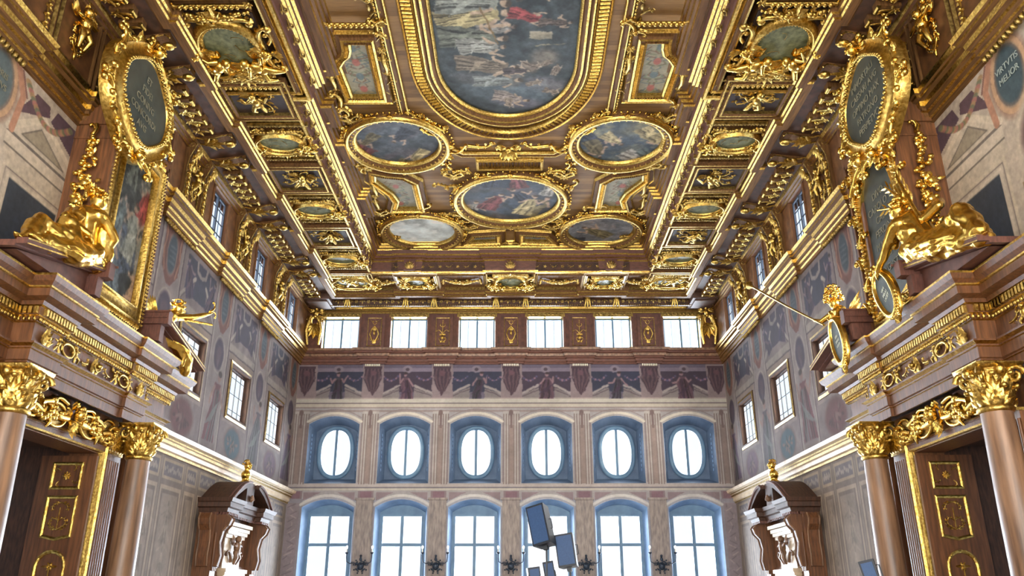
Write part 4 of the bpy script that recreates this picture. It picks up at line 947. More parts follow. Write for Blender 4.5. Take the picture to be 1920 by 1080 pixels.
SP = [(0, 4.4, 22.2, 0), (1, 4.55, 15.9, 0), (1, 4.5, 17.6, .0), (2, 3.6, 15.4, 0), (3, 4.55, 18.75, .4), (3, 4.45, 22.0, -2.4), (1, 4.4, 23.6, 0), (3, 3.05, 15.7, .3), (1, 3.05, 16.9, 0), (1, 3.05, 14.2, 0), (0, 1.75, 22.75, 0), (3, 1.95, 25.35, 2.2), (3, 2.0, 23.4, -.8), (0, 4.5, 25.4, 0), (2, 0.9, 27.95, 0), (0, 4.5, 27.4, .6), (0, 1.5, 26.6, 0), (1, 4.5, 24.6, 0), (2, 4.55, 20.6, 1.57), (0, 4.4, 19.5, 0), (3, 3.0, 24.95, 1.2)]
protos = {}
PLC = ['beyond the upper round painting', 'beside the large cartouche', 'beside the lower end of the large cartouche', 'above the tall grotesque panel', 'outside the upper round painting', 'between upper and lower round paintings, outer side', 'outside the curved grotesque panel', 'at the inner top of the tall grotesque panel', 'inner side of the tall grotesque panel', 'beside the huge painting at the photo top', 'above the round centre painting', 'below the round centre painting', 'beside the round centre painting', 'at the outer top of the small round painting', 'below the round centre painting near the far border', 'outside the small round painting', 'between centre and small round paintings', 'under the curved grotesque panel, outer side', 'at the outer rim of the upper round painting', 'over the upper round painting, outer side', 'between curved grotesque panel and small round painting']
PN = {0: 'gilded_rosette', 1: 'gilded_drop', 2: 'gilded_rod', 3: 'gilded_leaf_hook'}
for s in (-1, 1):
    for i, (k, x, d, a) in enumerate(SP):
        Ry = RC @ Matrix.Rotation(a*s, 3, 'Z')
        lab = 'gilded %s on %s ceiling planks, %s' % (KN[k], SD[s], PLC[i])

        if k not in protos: protos[k] = solo(PN[k], scrollpiece(k), GOLD, lab, 'carving', (s*x, d, ZC-.02), Ry, 'gilded %ss on the ceiling planks' % KN[k])
        else: inst(protos[k], (s*x, d, ZC-.02), Ry, lab, 'gilded %ss on the ceiling planks' % KN[k], .7 if k == 3 else 1.)
# ribbon of gilded leaves along the inner faces of the border strips
def ribbon(path, name, label, z=13.38, out=.09):
    m = MB()
    for (a, b), (c, d) in zip(path[:-1], path[1:]):
        L = hypot(c-a, d-b); N = int(L/.26); dx, dy = (c-a)/L, (d-b)/L; nx, ny = dy, -dx
        for i in range(N):
            sub = MB(); vine(sub, 0, .0, (.5 if i % 2 else -.5), .3, (1.4 if i % 2 else -1.4), .025, .02, True, 7); sub.leaf(.1, 0, (1.6 if i % 2 else -1.6), .13, .05, .04)
            t0 = .26*(i+.5)
            m.join(sub, lambda p: (a+dx*(t0+p[0])+nx*(out+p[2]), b+dy*(t0+p[0])+ny*(out+p[2]), z+p[1]))
    return solo(name, m, GOLDD, label, 'carving')
ribbon([(-5.3, 9.0), (-5.3, 13.0)], 'leaf_ribbon', 'gilded leaf ribbon on the left border edge above the photo')
ribbon([(-4.85, 13.2), (-4.85, 16.9)], 'leaf_ribbon', 'gilded leaf ribbon along the left ceiling border beside the large cartouche')
ribbon([(-5.3, 17.2), (-5.3, 28.3)], 'leaf_ribbon', 'long gilded leaf ribbon along the left ceiling border towards the far end')
ribbon([(4.85, 16.9), (4.85, 13.2)], 'leaf_ribbon', 'gilded leaf ribbon along the right ceiling border beside the large cartouche')
ribbon([(5.3, 28.3), (5.3, 17.2)], 'leaf_ribbon', 'long gilded leaf ribbon along the right ceiling border towards the far end')
ribbon([(5.3, 13.0), (5.3, 9.0)], 'leaf_ribbon', 'gilded leaf ribbon on the right border edge above the photo')
for sx in (-1, 1):
    m = MB()
    for k in range(15): vine(m, 0, -3.3+k*.44, pi/2+(.5 if k % 2 else -.5), .42, (1.3 if k % 2 else -1.3), .035, .05, True, 9); m.leaf(0, -3.2+k*.44, pi/2, .3, .06, .06, .02)
    solo('leaf_trail', m, GOLDD, 'slender gilded leaf trail running beside the huge painting, %s side' % SD[sx], 'carving', (sx*3.12, 15.4, ZC), RC)
    m = MB()
    for q in (-1, 1): vine(m, q*.1, 0, pi/2-q*1.2, .8, q*1.4, .06, .08); vine(m, q*.15, -.1, -pi/2+q*1.0, .6, -q*1.5, .05, .08); acanthus(m, q*.55, .1, q*.3 if q > 0 else pi-.3, .3, .25, 5, .05)
    cherub(m, 0, 0, .24, .06)
    solo('gilded_spandrel', m, GOLDB, 'winged scroll carving between the upper and centre round paintings, %s' % SD[sx], 'carving', (sx*1.72, 22.35, ZC), RC @ Matrix.Rotation(sx*.6, 3, 'Z'), None, .72)
    m = MB()
    for q in (-1, 1): vine(m, 0, 0, pi/2-q*1.3, .7, q*1.4, .055, .08); vine(m, 0, 0, -pi/2+q*1.1, .6, -q*1.4, .05, .08)
    rosette(m, 0, 0, .22, 8, .08); solo('gilded_spandrel', m, GOLDB, 'rosette scroll carving between the centre and small round paintings, %s' % SD[sx], 'carving', (sx*1.75, 26.05, ZC), RC @ Matrix.Rotation(sx*.7, 3, 'Z'), None, .72)
# ------------------------------------------------------------------ cornice brackets: side walls
def soffit_bracket(loc, R, label, group):       # scrolled console under the beam, leaf on its underside; local z to room
    t = thing('soffit_bracket', label, 'bracket', loc, R, group)
    prof = [(0, .02), (.25, -.04), (.5, -.02), (.75, .06), (.9, .08), (1.0, .0), (1.0, .16), (0, .14)]
    m = MB(); m.poly(prof, -.17, .17); m.map(lambda p: (p[2], p[1], p[0])); part('console', m, WOODC, t, smooth=False)
    g = MB()
    for q in (-1, 1): g.tube([(q*.16, y-.01, x) for x, y in prof[:6]], .02, 5)
    part('gilt_edges', g, GOLD, t)
    l = MB(); acanthus(l, 0, 0, 0, .7, .3, 5, .05); vine(l, 0, 0, .2, .6, 1., .04, .06); vine(l, 0, 0, -.2, .6, -1., .04, .06); l.ell((.75, 0, .1), (.16, .14, .12), 8, 5); l.map(lambda p: (p[1]*.8, -.04-p[2]*.7, .25+p[0]*.9)); part('gilded_leaf', l, GOLD, t)
    return t
def wall_console(loc, R, label, group):         # tall scroll console between the clerestory windows
    t = thing('wall_console', label, 'console', loc, R, group)
    prof = [(0, 11.15), (.08, 11.15), (.1, 11.6), (.08, 12.0), (.12, 12.3), (.22, 12.55), (.27, 12.68), (.22, 12.82), (0, 12.84)]
    m = MB(); m.poly([(a, b) for a, b in prof][::-1], -.15, .15); m.map(lambda p: (p[2], p[1], p[0])); part('scroll_body', m, WOODC, t, smooth=False)
    s = MB()
    for q in (-1, 1):
        pp = []
        for k in range(22): a = k*.42; r_ = .13*(1-k/26); pp.append((q*.155, 12.66+r_*.9*sin(a), .13+r_*.9*cos(a)))
        s.tube(pp, .014, 5); s.tube([(q*.15, b, a+.01) for a, b in prof[1:7]], .014, 5)
    part('scroll_lines', s, GOLDD, t)
    g = MB(); 
    for k in range(5): acanthus(g, 0, 12.45-k*.25, -pi/2, .3, .16, 5, .0); g.ell((0, 12.4-k*.25, .05), (.05, .09, .05), 6, 4)
    acanthus(g, 0, 12.62, -pi/2, .4, .26, 5, .12); g.map(lambda p: (p[0]*.8, p[1], p[2]*.6+(.1 if p[1] < 12.1 else .1+(p[1]-12.1)*.3))); part('gilded_leaf', g, GOLD, t)
    return t
w0 = b0 = m0 = None
for s in (-1, 1):
    R, X = (RL, -HW) if s < 0 else (RR, HW)
    for k, c in enumerate(MC):
        for q in (-1, 1):
            D = c+q*.56; y = D
            lb = '%s of the %s pair, %s wall' % ('nearer' if q < 0 else 'farther', ORD[k] if k < 3 else 'farthest', SD[s])
            g = 'scroll consoles of the upper walls'
            l1 = 'tall wooden scroll console with gilded leaf, '+lb; l2 = 'scrolled ceiling bracket with gilded leaf above console, '+lb
            loc = (X-(s*.25), D, 0)
            if w0 is None: w0 = wall_console(loc, R, l1, g)
            else: inst(w0, loc, R, l1, g)
            loc2 = (X-s*.4, D, 12.86)
            if b0 is None: b0 = soffit_bracket(loc2, R, l2, 'scrolled ceiling brackets over the consoles')
            else: inst(b0, loc2, R, l2, 'scrolled ceiling brackets over the consoles')
        m = arabesque(.6, 1.35, 3+k, .03); child(m, 0, -.35, .7, .03, 0, seed=k)
        pn = thing('relief_panel', 'narrow panel of gilded figures between wall consoles, upper %s wall, %s of four' % (SD[s], ORD[k] if k < 3 else 'farthest'), 'panel', (X-s*.26, c, 11.95), R)
        part('gilded_relief', m, GOLD, pn); f = MB(); frame_rect(f, .33, .74, [(0, 0), (0, .03), (.03, .04), (.05, 0)], 0); part('frame', f, GOLDD, pn, smooth=False)
    pn = thing('relief_panel', 'gilded figure relief in stepped wooden frame at the top %s corner of the photo' % SD[s], 'panel', (X-s*.26, 13.0, 11.9), R)
    m = arabesque(.8, 1.3, 8, .035); child(m, 0, -.3, .9, .03, .1, seed=4); child(m, .05, .2, .5, .06, -.2, seed=2); part('gilded_relief', m, GOLDB, pn)
    f = MB()
    for a in (.62, .78): frame_rect(f, a, a+.08, [(0, 0), (0, .05), (.03, .06), (.06, 0)], [0, 0, 1])
    part('frame', f, [WOODC, GOLDD], pn, smooth=False)
    for q in (-1, 1):
        m = MB()
        for k in range(6): acanthus(m, 0, .5-k*.2, -pi/2, .2, .12, 3); m.ell((0, .5-k*.2, .03), .04, 6, 4)
        solo('gilded_drop', m, GOLD, 'string of gilded husks %s the figure relief at the top %s corner' % ('before' if q < 0 else 'beyond', SD[s]), 'carving', (X-s*.26, 13.0+q*1.0, 11.9), R)
    # modillions in the window bays
    for k, c in enumerate(MW):
        for j in range(5):
            D = c-.84+j*.42; loc = (X-s*.75, D, 12.86)
            lb = 'small gilt edged modillion, %s in the %s window bay, %s ceiling beam' % (OR5[j], ORD[k], SD[s])
            gp = 'modillions under the ceiling beams'
            if m0 is None:
                m0 = thing('modillion', lb, 'bracket', loc, R, gp)
                m = MB(); m.box(-.1, .1, -.06, .12, -.2, .3); part('block', m, WOODC, m0, smooth=False)
                g = MB(); acanthus(g, 0, 0, 0, .34, .14, 3, .04); g.tube([(.35, -.1, .02), (.35, .1, .02)], .05, 6); rosette(g, -.02, 0, .1, 6, .05); g.map(lambda p: (p[1], -.06-p[2], p[0]-.08)); part('gilded_leaf', g, GOLD, m0)
            else: inst(m0, loc, R, lb, gp)
        m = MB()
        for j in range(4): rosette(m, -.63+j*.42, 0, .13, 6, .0); m.ell((-.63+j*.42, 0, .06), .06, 7, 5)
        m.map(lambda p: (p[0], -p[2], p[1])); solo('rosette_row', m, GOLDB, 'row of four gilded rosettes between modillions, %s side, %s bay' % (SD[s], ORD[k]), 'carving', (X-s*.78, c, 12.9), R)
# far wall frieze: panel, claws, rosettes
t = thing('frieze', 'dark frieze with tiny gilded rosettes above the far upper windows', 'frieze', (0, 31.05, 12.86), RF)
m = MB(); m.box(-8.33, 8.33, -.18, .12, 0, .12); part('band', m, WOODD, t, smooth=False)
m = MB()
for k in range(66):
    x = -8.0+k*.246
    if k % 2: rosette(m, x, 0, .09, 6, .12)
    else: m.leaf(x, -.1, pi/2, .2, .04, .04, .12); m.leaf(x-.03, .06, pi/2+2.2, .14, .03, .03, .12); m.leaf(x+.03, .06, pi/2-2.2, .14, .03, .03, .12)
part('rosettes', m, GOLDD, t)
m = MB(); bead_run(m, [(-8.2, -.16), (8.2, -.16)], .03, .09, 0, .12); part('bead_row', m, GOLDD, t)
m = MB(); acanthus(m, 0, .18, -pi/2, .34, .18, 5, .16); m.ell((0, .12, .2), (.13, .14, .14), 8, 5)
for q in (-.09, 0, .09): m.tube([(q*.6, 0, .22), (q, -.2, .22), (q*1.4, -.36, .12)], [.04, .035, .02], 6)
c0 = None; cl_ = [-6.6, -4.25, -3.1, -.6, .6, 3.1, 4.25, 6.6]
for i, x in enumerate(cl_):
    lb = 'gilded claw bracket hanging below the far frieze, number %s from the left' % ['one', 'two', 'three', 'four', 'five', 'six', 'seven', 'eight'][i]
    lb = lb.replace('number one from the left', 'leftmost').replace('number eight from the left', 'rightmost').replace('number ', '').replace('two', 'second').replace('three', 'third').replace('four', 'fourth').replace('five', 'fifth').replace('six', 'sixth').replace('seven', 'seventh')
    if c0 is None: c0 = solo('claw_bracket', m, GOLD, lb, 'bracket', (x, 30.95, 12.9), RF, 'claw brackets of the far frieze')
    else: inst(c0, (x, 30.95, 12.9), RF, lb)
# far pilaster panels between windows
for i, x in enumerate(PX):
    t = thing('ornament_panel', 'wooden pilaster with gilded %s ornament between far windows, %s' % ('loop' if i % 2 == 0 else 'vase', ['leftmost of five', 'second from the left', 'middle of five', 'second from the right', 'rightmost of five'][i]), 'panel', (x, YF-.2, 11.8), RF)
    m = MB(); m.box(-.42, .42, -.68, .72, 0, .06); part('pilaster_body', m, WOODR, t, smooth=False)
    f = MB(); frame_rect(f, .26, .58, [(0, .06), (0, .08), (.02, .085), (.03, .06)], 0); part('frame', f, GOLDD, t, smooth=False)
    g = MB()
    if i % 2 == 0:
        for s in (-1, 1): g.tube([(0, -.42, .08), (s*.1, -.3, .08), (s*.18, -.1, .08), (s*.12, .1, .08), (0, .25, .08)], [.015, .025, .03, .025, .015], 6); vine(g, 0, -.35, pi/2+s*1.8, .3, -s*1.5, .018, .07); vine(g, 0, .3, pi/2-s*.9, .26, s*1.5, .016, .07); swag(g, 0, .5, s*.2, .52, .06, .02, 6, 0, .08)
        g.ell((0, -.05, .09), (.05, .12, .05), 7, 5); acanthus(g, 0, .05, pi/2, .2, .1, 5, .08); acanthus(g, 0, -.5, pi/2, .2, .12, 5, .07)
    else:
        for s in (-1, 1): vine(g, 0, -.1, pi/2-s*.5, .4, -s*1.3, .018, .07); vine(g, 0, -.45, pi/2-s*1.1, .36, s*1.6, .02, .07); vine(g, 0, .2, pi/2-s*1.2, .25, s*1.6, .015, .07)
        g.box(-.12, .12, -.16, -.1, .06, .1); g.tube([(0, -.1, .08), (0, .5, .08)], .015, 6); g.ell((0, -.25, .09), (.08, .1, .05), 7, 5); cherub(g, 0, -.42, .1, .07)
    part('gilded_ornament', g, GOLD, t)
# corner figures at the far ends of the upper wall
for s in (-1, 1):
    m = MB(); child(m, 0, .9, .7, .1, s*.1, seed=9)
    for q in (-1, 1): m.tube([(q*.16, 1.2, .15), (q*.3, .6, .2), (q*.22, 0, .1)], [.1, .08, .05], 7); vine(m, q*.1, .9, pi/2-q*1.0, .5, q*1.2, .04, .1)
    acanthus(m, 0, .9, -pi/2, .7, .4, 7, .1)
    solo('gilded_herm', m, GOLD, 'gilded corner figure at the %s end of the far upper windows' % SD[s], 'carving', (s*8.0, YF-.5, 11.15), RM((1, s*.9, 0), (0, 0, 1)) if False else RF)
# ------------------------------------------------------------------ the two portals in the side walls
PC = 15.2
def P2(m): return m.map(lambda p: (p[0], p[2], p[1]))      # sweep plan (x, out, height) -> local (x, height, out)
def ent_path(b2=1.0, b1=.62, w2=2.15, w1=4.05, o=0.):
    return [(w1, 0), (w1, b1), (w2+.45, b1), (w2, b1+.0), (w2, b2), (w2-.75, b2), (w2-.75, b2-.07), (-w2+.75, b2-.07), (-w2+.75, b2), (-w2, b2), (-w2, b1), (-w1, b1), (-w1, 0)]
def portal(sgn):
    R, X = (RL, -HW) if sgn < 0 else (RR, HW)
    t = thing('portal', 'monumental walnut portal with gilded entablature and columns on the %s wall' % SD[sgn], 'portal', (X, PC, 0), R)
    ep = ent_path(.62, .25)
    arch = [(0, 5.1), (.04, 5.1), (.04, 5.27), (.07, 5.28), (.07, 5.3), (.1, 5.32), (.1, 5.5), (.13, 5.51), (.13, 5.54), (.2, 5.58), (.2, 5.61), (.06, 5.63), (.06, 5.97), (.1, 5.99), (.14, 6.06)]
    am = [0, 0, 1, 0, 0, 0, 1, 0, 1, 0, 0, 0, 1, 0]
    m = MB(); m.sweep(ep, arch, False, am); P2(m); part('architrave', m, [WOODX, GOLD], t, smooth=False)
    corn = [(.14, 6.06), (.17, 6.08), (.17, 6.22), (.22, 6.24), (.25, 6.3), (.42, 6.33), (.42, 6.46), (.45, 6.47), (.45, 6.5), (.52, 6.56), (.56, 6.64), (.56, 6.68), (0, 6.76)]
    cm = [1, 0, 1, 0, 0, 0, 1, 1, 0, 0, 1, 0]
    m = MB(); m.sweep(ep, corn, False, cm); P2(m); part('cornice', m, [WOODX, GOLD], t, smooth=False)
    # dentils and bead course
    d = MB(); e2 = MB(); P = [Vector(p) for p in ep]
    for a, b in zip(P[:-1], P[1:]):
        L = (b-a).length
        if L < .2: continue
        dr = (b-a)/L; nn = Vector((dr.y, -dr.x)); k = -.12
        while k < L+.1:
            p = a+dr*k+nn*.17; q = p+nn*.06; w = dr*.028
            d.add([(p.x-w.x, p.y-w.y, 6.09), (p.x+w.x, p.y+w.y, 6.09), (q.x+w.x, q.y+w.y, 6.09), (q.x-w.x, q.y-w.y, 6.09), (p.x-w.x, p.y-w.y, 6.21), (p.x+w.x, p.y+w.y, 6.21), (q.x+w.x, q.y+w.y, 6.21), (q.x-w.x, q.y-w.y, 6.21)], [(0, 3, 2, 1), (4, 5, 6, 7), (0, 1, 5, 4), (1, 2, 6, 5), (2, 3, 7, 6), (3, 0, 4, 7)])
            s = a+dr*(k+.04)+nn*.14; e2.ell((s.x, s.y, 6.02), (.035, .035, .045), 5, 4); k += .09
    P2(d); part('dentil_row', d, GOLD, t, smooth=False); P2(e2); part('egg_row', e2, GOLD, t)
    # frieze figures
    f = MB()
    for x, o in ((-1.1, 0), (1.1, 0)):
        y0 = 5.8; z0 = .64
        oval = [(x+.2*cos(a*pi/10), y0+.12*sin(a*pi/10), z0+.05) for a in range(20)]; f.tube(oval, .03, 5, 0, True)
        for s in (-1, 1): child(f, x+s*.36, y0-.15, .34, z0-.02, s*.3, seed=3); sub = MB(); vine(sub, 0, 0, -.1, .36, 1.4, .022, .03); f.join(sub, lambda p: (x+s*(.55+p[0]), y0-.06+p[1], z0+p[2]))
        swag(f, x-.25, y0+.15, x+.25, y0+.15, .05, .03, 8, 0, z0+.03)
    for x in (-1.85, 0, 1.85): acanthus(f, x, y0-.15, pi/2, .34, .22, 7, z0+(.07 if x else 0)); f.ell((x, y0, z0+.1), .06, 6, 4); vine(f, x, y0-.1, .3, .25, 1.5, .02, z0+.05); vine(f, x, y0-.1, pi-.3, .25, -1.5, .02, z0+.05)
    for s in (-1, 1): child(f, s*3.0, y0-.15, .36, .27, 0, seed=6); sub = MB(); vine(sub, 0, 0, -.1, .4, 1.4, .025, .03); f.join(sub, lambda p: (s*(2.6+p[0]), y0+p[1], .28+p[2]))
    part('frieze_figures', f, GOLD, t)
    # columns with capitals
    for x in (-2.35, 2.35):
        c = MB(); zc = .70; c.lathe([(.33, 0), (.33, .2), (.3, .25), (.34, .35), (.27, .42), (.275, 1.6), (.262, 3.0), (.235, 4.35), (.235, 4.4)], (x, 0, zc), 28); part('column_shaft', c, COLM, t)
        c = MB(); c.lathe([(.25, 4.36), (.28, 4.39), (.28, 4.43), (.245, 4.46), (.24, 4.7), (.26, 4.9), (.33, 5.04)], (x, 0, zc), 20)
        for row, (n_, y0, L, r_) in enumerate(((8, 4.46, .3, .25), (8, 4.62, .34, .26))):
            for k in range(n_):
                a = 2*pi*(k+.5*row)/n_; sub = MB(); acanthus(sub, 0, 0, pi/2, L, .22, 5, .0); sub.ell((0, L*.92, .1), (.06, .045, .05), 6, 4)
                c.join(sub, lambda p: (x+cos(a)*(r_+p[2]+.25*max(0, p[1])**2)-sin(a)*p[0]*1.0, y0+p[1], zc+sin(a)*(r_+p[2]+.25*max(0, p[1])**2)+cos(a)*p[0]))
        for k in range(4):
            a = pi/4+k*pi/2; pp = []
            for j in range(16): an = j*.5; rr = .165*(1-j/20); pp.append((.38+rr*cos(an)*.85, 4.92+rr*sin(an)))
            c.tube([(x+cos(a)*q[0], q[1], zc+sin(a)*q[0]) for q in pp], [.05*(1-.4*j/16) for j in range(16)], 7)
            a2 = k*pi/2; c.ell((x+cos(a2)*.34, 5.0, zc+sin(a2)*.34), (.08, .09, .08), 7, 5)
        c.add(*( [(x-.36, 5.05, zc-.36), (x+.36, 5.05, zc-.36), (x+.36, 5.05, zc+.36), (x-.36, 5.05, zc+.36), (x-.38, 5.12, zc-.38), (x+.38, 5.12, zc-.38), (x+.38, 5.12, zc+.38), (x-.38, 5.12, zc+.38)], [(0, 3, 2, 1), (4, 5, 6, 7), (0, 1, 5, 4), (1, 2, 6, 5), (2, 3, 7, 6), (3, 0, 4, 7)]))
        part('column_capital', c, GOLD, t)
        # fluted pilaster and its capital behind the column
        s = 1 if x > 0 else -1; p = MB(); xx = x-s*.33
        p.box(xx-.28, xx+.28, 0, 4.42, 0, .3)
        for k in range(6): p.tube([(xx-.23+k*.092, .3, .31), (xx-.23+k*.092, 4.3, .31)], .03, 6)
        part('fluted_pilaster', p, WOODX, t)
        p = MB(); p.box(xx-.3, xx+.3, 4.42, 4.47, 0, .36)
        for k in range(5): acanthus(p, xx-.24+k*.12, 4.47, pi/2, .3, .16, 5, .34)
        for k in range(4): acanthus(p, xx-.2+k*.13, 4.65, pi/2, .3, .16, 5, .36)
        for q in (-1, 1): vine(p, xx+q*.1, 4.75, pi/2-q*.8, .35, -q*-2.0, .04, .38, False)
        part('pilaster_capital', p, GOLD, t)
        p = MB(); p.box(x-.4, x+.4, 0, 4.95, 0, .12); p.box(x+s*.62, x+s*1.3, 0, 5.0, 0, .14); part('back_panel', p, WOODX, t, smooth=False)
    # wings and door surround
    p = MB(); sr = [(-1.42, 0), (-1.42, 4.38), (1.42, 4.38), (1.42, 0)]
    p.sweep(sr, [(-.2, 0), (-.2, .36), (-.16, .4), (-.14, .35), (-.05, .35), (-.03, .4), (.0, .38), (.01, .3), (.02, .3), (.02, -.3)][::1], False, [0, 1, 1, 0, 0, 1, 1, 0, 0]); p.box(-1.9, 1.9, 4.5, 5.12, 0, .36, 0)
    part('door_surround', p, [WOODX, GOLD], t, smooth=False)
    p = MB()
    for s in (-1, 1):
        for k in range(22): p.leaf(s*1.66, .6+k*.17, pi/2+.4*(-1)**k, .2, .06, .06, .2); p.ell((s*1.66, .7+k*.17, .22), .035, 5, 4)
        p.box(s*1.57-.015, s*1.57+.015, 0, 4.4, .18, .22); 
    part('gilded_door_trail', p, GOLD, t)
    # crest of strapwork between the capitals
    p = MB()
    for s in (-1, 1):
        sub = MB(); vine(sub, .25, 4.75, -.2, .9, 1.4, .09, .42); vine(sub, 1.15, 4.85, pi-.4, .75, 1.5, .08, .42); vine(sub, 1.1, 4.7, .4, .75, -1.5, .08, .42); vine(sub, .3, 5.0, .3, .7, -1.2, .06, .42); vine(sub, 1.75, 4.9, pi-.2, .6, 1.6, .07, .42); child(sub, 1.0, 4.55, .45, .4, .7, seed=2); swag(sub, .3, 4.9, 1.7, 4.85, .25, .08, 14, 0, .46, 2)
        p.join(sub, lambda q: (s*q[0], q[1], q[2]))
    pl_ = MB()
    for s in (-1, 1):
        for ex, ey, rx, ry in ((.62, 4.74, .34, .2), (1.38, 4.8, .3, .22)):
            pl_.disc((s*ex, ey), rx, ry, .40, 24); p.tube([(s*ex+rx*1.05*cos(a*pi/12), ey+ry*1.05*sin(a*pi/12), .42) for a in range(24)], .035, 6, 0, True)
    part('crest_plates', pl_, GOLDD, t, smooth=False)
    cherub(p, 0, 4.85, .32, .4); acanthus(p, 0, 4.75, -pi/2, .35, .3, 7, .42); acanthus(p, 0, 4.95, pi/2, .2, .3, 5, .42)
    part('strapwork_crest', p, GOLDB, t)
    # open door leaf standing in the far jamb, and dark passage behind
    p = MB(); p.box(1.5, 1.58, 0, 4.6, -2.2, 0); p.box(-1.58, -1.5, 0, 4.6, -2.2, 0); p.box(-1.58, 1.58, 4.5, 4.6, -2.2, 0); p.box(-2.2, 2.2, 0, 4.8, -3.4, -3.3, 1)
    part('door_jamb', p, [WOODD, mat_noise('grey_passage', (.40, .40, .38), (.52, .51, .48), .8)], t, smooth=False)
    mr = 1 if sgn < 0 else -1; lf = MB(); lf.box(1.30, 1.38, 0.1, 4.3, -.78, .34); lf.v = [(mr*a, b, c) for a, b, c in lf.v]
    leaf = part('door_leaf', lf, WOODX, t, smooth=False)
    g = MB()                                            # panels on the face that looks down the hall (local -x side)
    def pan(z0, z1, y0, y1, kind):
        q = MB(); cx, cy = (z0+z1)/2, (y0+y1)/2; hx, hy = (z1-z0)/2, (y1-y0)/2
        if kind == 2: pts = [(-hx, -hy), (-hx, hy-hx)]+[(-hx*cos(a*pi/10), hy-hx+hx*sin(a*pi/10)) for a in range(1, 10)]+[(hx, hy-hx), (hx, -hy)]
        elif kind == 1: pts = [(-hx, -hy+.06), (-hx, hy), (hx, hy), (hx, -hy+.06), (0, -hy)]
        else: pts = [(-hx, -hy), (-hx, hy), (hx, hy), (hx, -hy)]
        q.sweep(pts, [(-.03, 0), (-.03, .03), (0, .04), (.03, .02), (.035, 0)], True, 0)
        if kind == 0:
            rosette(q, 0, 0, .09, 8, .01)
            for sx in (-1, 1):
                for sy in (-1, 1): vine(q, sx*.13, sy*.1, atan2(sy, sx), .16, 1.4, .012, .01, True, 7)
        elif kind == 1:
            q.tube([(0, -.2, .02), (0, .2, .02)], .01, 5)
            for sx in (-1, 1): vine(q, 0, -.22, pi/2-sx*1.2, .34, sx*1.3, .014, .015); vine(q, 0, .3, pi/2-sx*1.8, .3, -sx*1.4, .014, .015); vine(q, 0, -.05, pi/2-sx*.9, .22, -sx*1.5, .012, .015, True, 8)
        else:
            for y in (-.5, -.25, 0, .25, .5):
                if abs(y) < hy-.1: rosette(q, 0, y, .09, 6, .01); q.leaf(0, y, 0, .16, .03, .03); q.leaf(0, y, pi, .16, .03, .03)
            q.tube([(0, -hy+.1, .02), (0, hy-.25, .02)], .012, 5)
        g.join(q, lambda p: (mr*(1.30-p[2]), cy+p[1], cx+p[0]))
    pan(-.48, .08, 3.66, 4.14, 0); pan(-.48, .08, 2.68, 3.48, 1); pan(-.48, .08, .9, 2.45, 2)
    o = part('gilded_panel', g, GOLD, leaf, smooth=False)
    # raking pediments: one each side, with inner block
    for s in (-1, 1):
        p = MB()
        prof = [(1.35, 6.72), (1.35, 7.35), (3.75, 6.74)]
        for (z0, z1, a) in ((0, 1.1, 0), (1.1, 1.28, .03)):
            q = [(s*1.32, 7.36+a), (s*3.8, 6.80+a), (s*3.8, 6.7+a), (s*1.32, 7.2+a)]; p.poly(q if s < 0 else q[::-1], z0, z1)
        q = [(s*1.4, 7.2), (s*3.6, 6.72), (s*1.4, 6.72)]; p.poly(q if s < 0 else q[::-1], 0, 1.0)
        for a, z in ((.0, 1.29), (.08, 1.29)): p.add([(s*1.3, 7.38-a, z), (s*3.8, 6.82-a, z), (s*3.8, 6.80-a, z), (s*1.3, 7.35-a, z)], [(0, 1, 2, 3)], 1); 
        p.box(min(s*1.25, s*1.45), max(s*1.25, s*1.45), 7.1, 7.4, 0, 1.36); p.box(min(s*1.3, s*1.5), max(s*1.3, s*1.5), 6.74, 7.1, 0, 1.2)
        for k in range(3): p.box(min(s*(1.22+.0*k), s*1.24), max(s*1.22, s*1.24), 7.36-k*.13, 7.40-k*.13, 0, 1.4-.07*k, 0)
        part('raking_pediment', p, [WOODR, GOLD], t, smooth=False)
    # aedicule that holds the picture
    p = MB(); x0, x1 = -1.15, 1.35; mr = 1 if sgn < 0 else -1
    p.box(x0-.04, x0+.1, 6.74, 10.5, 0, .86); p.box(x0-.08, x0+.16, 10.5, 10.95, 0, .92); p.box(x0-.06, x0+.12, 10.18, 10.22, 0, .9); p.box(x1-.06, x1, 6.74, 10.9, 0, .8); p.box(x0, x1, 10.8, 11.0, 0, .8); p.box(x0, x1, 6.74, 10.9, 0, .7); p.v = [(mr*a, b, c) for a, b, c in p.v]
    part('aedicule', p, WOODX, t, smooth=False)
    return t
PT = {s: portal(s) for s in (-1, 1)}
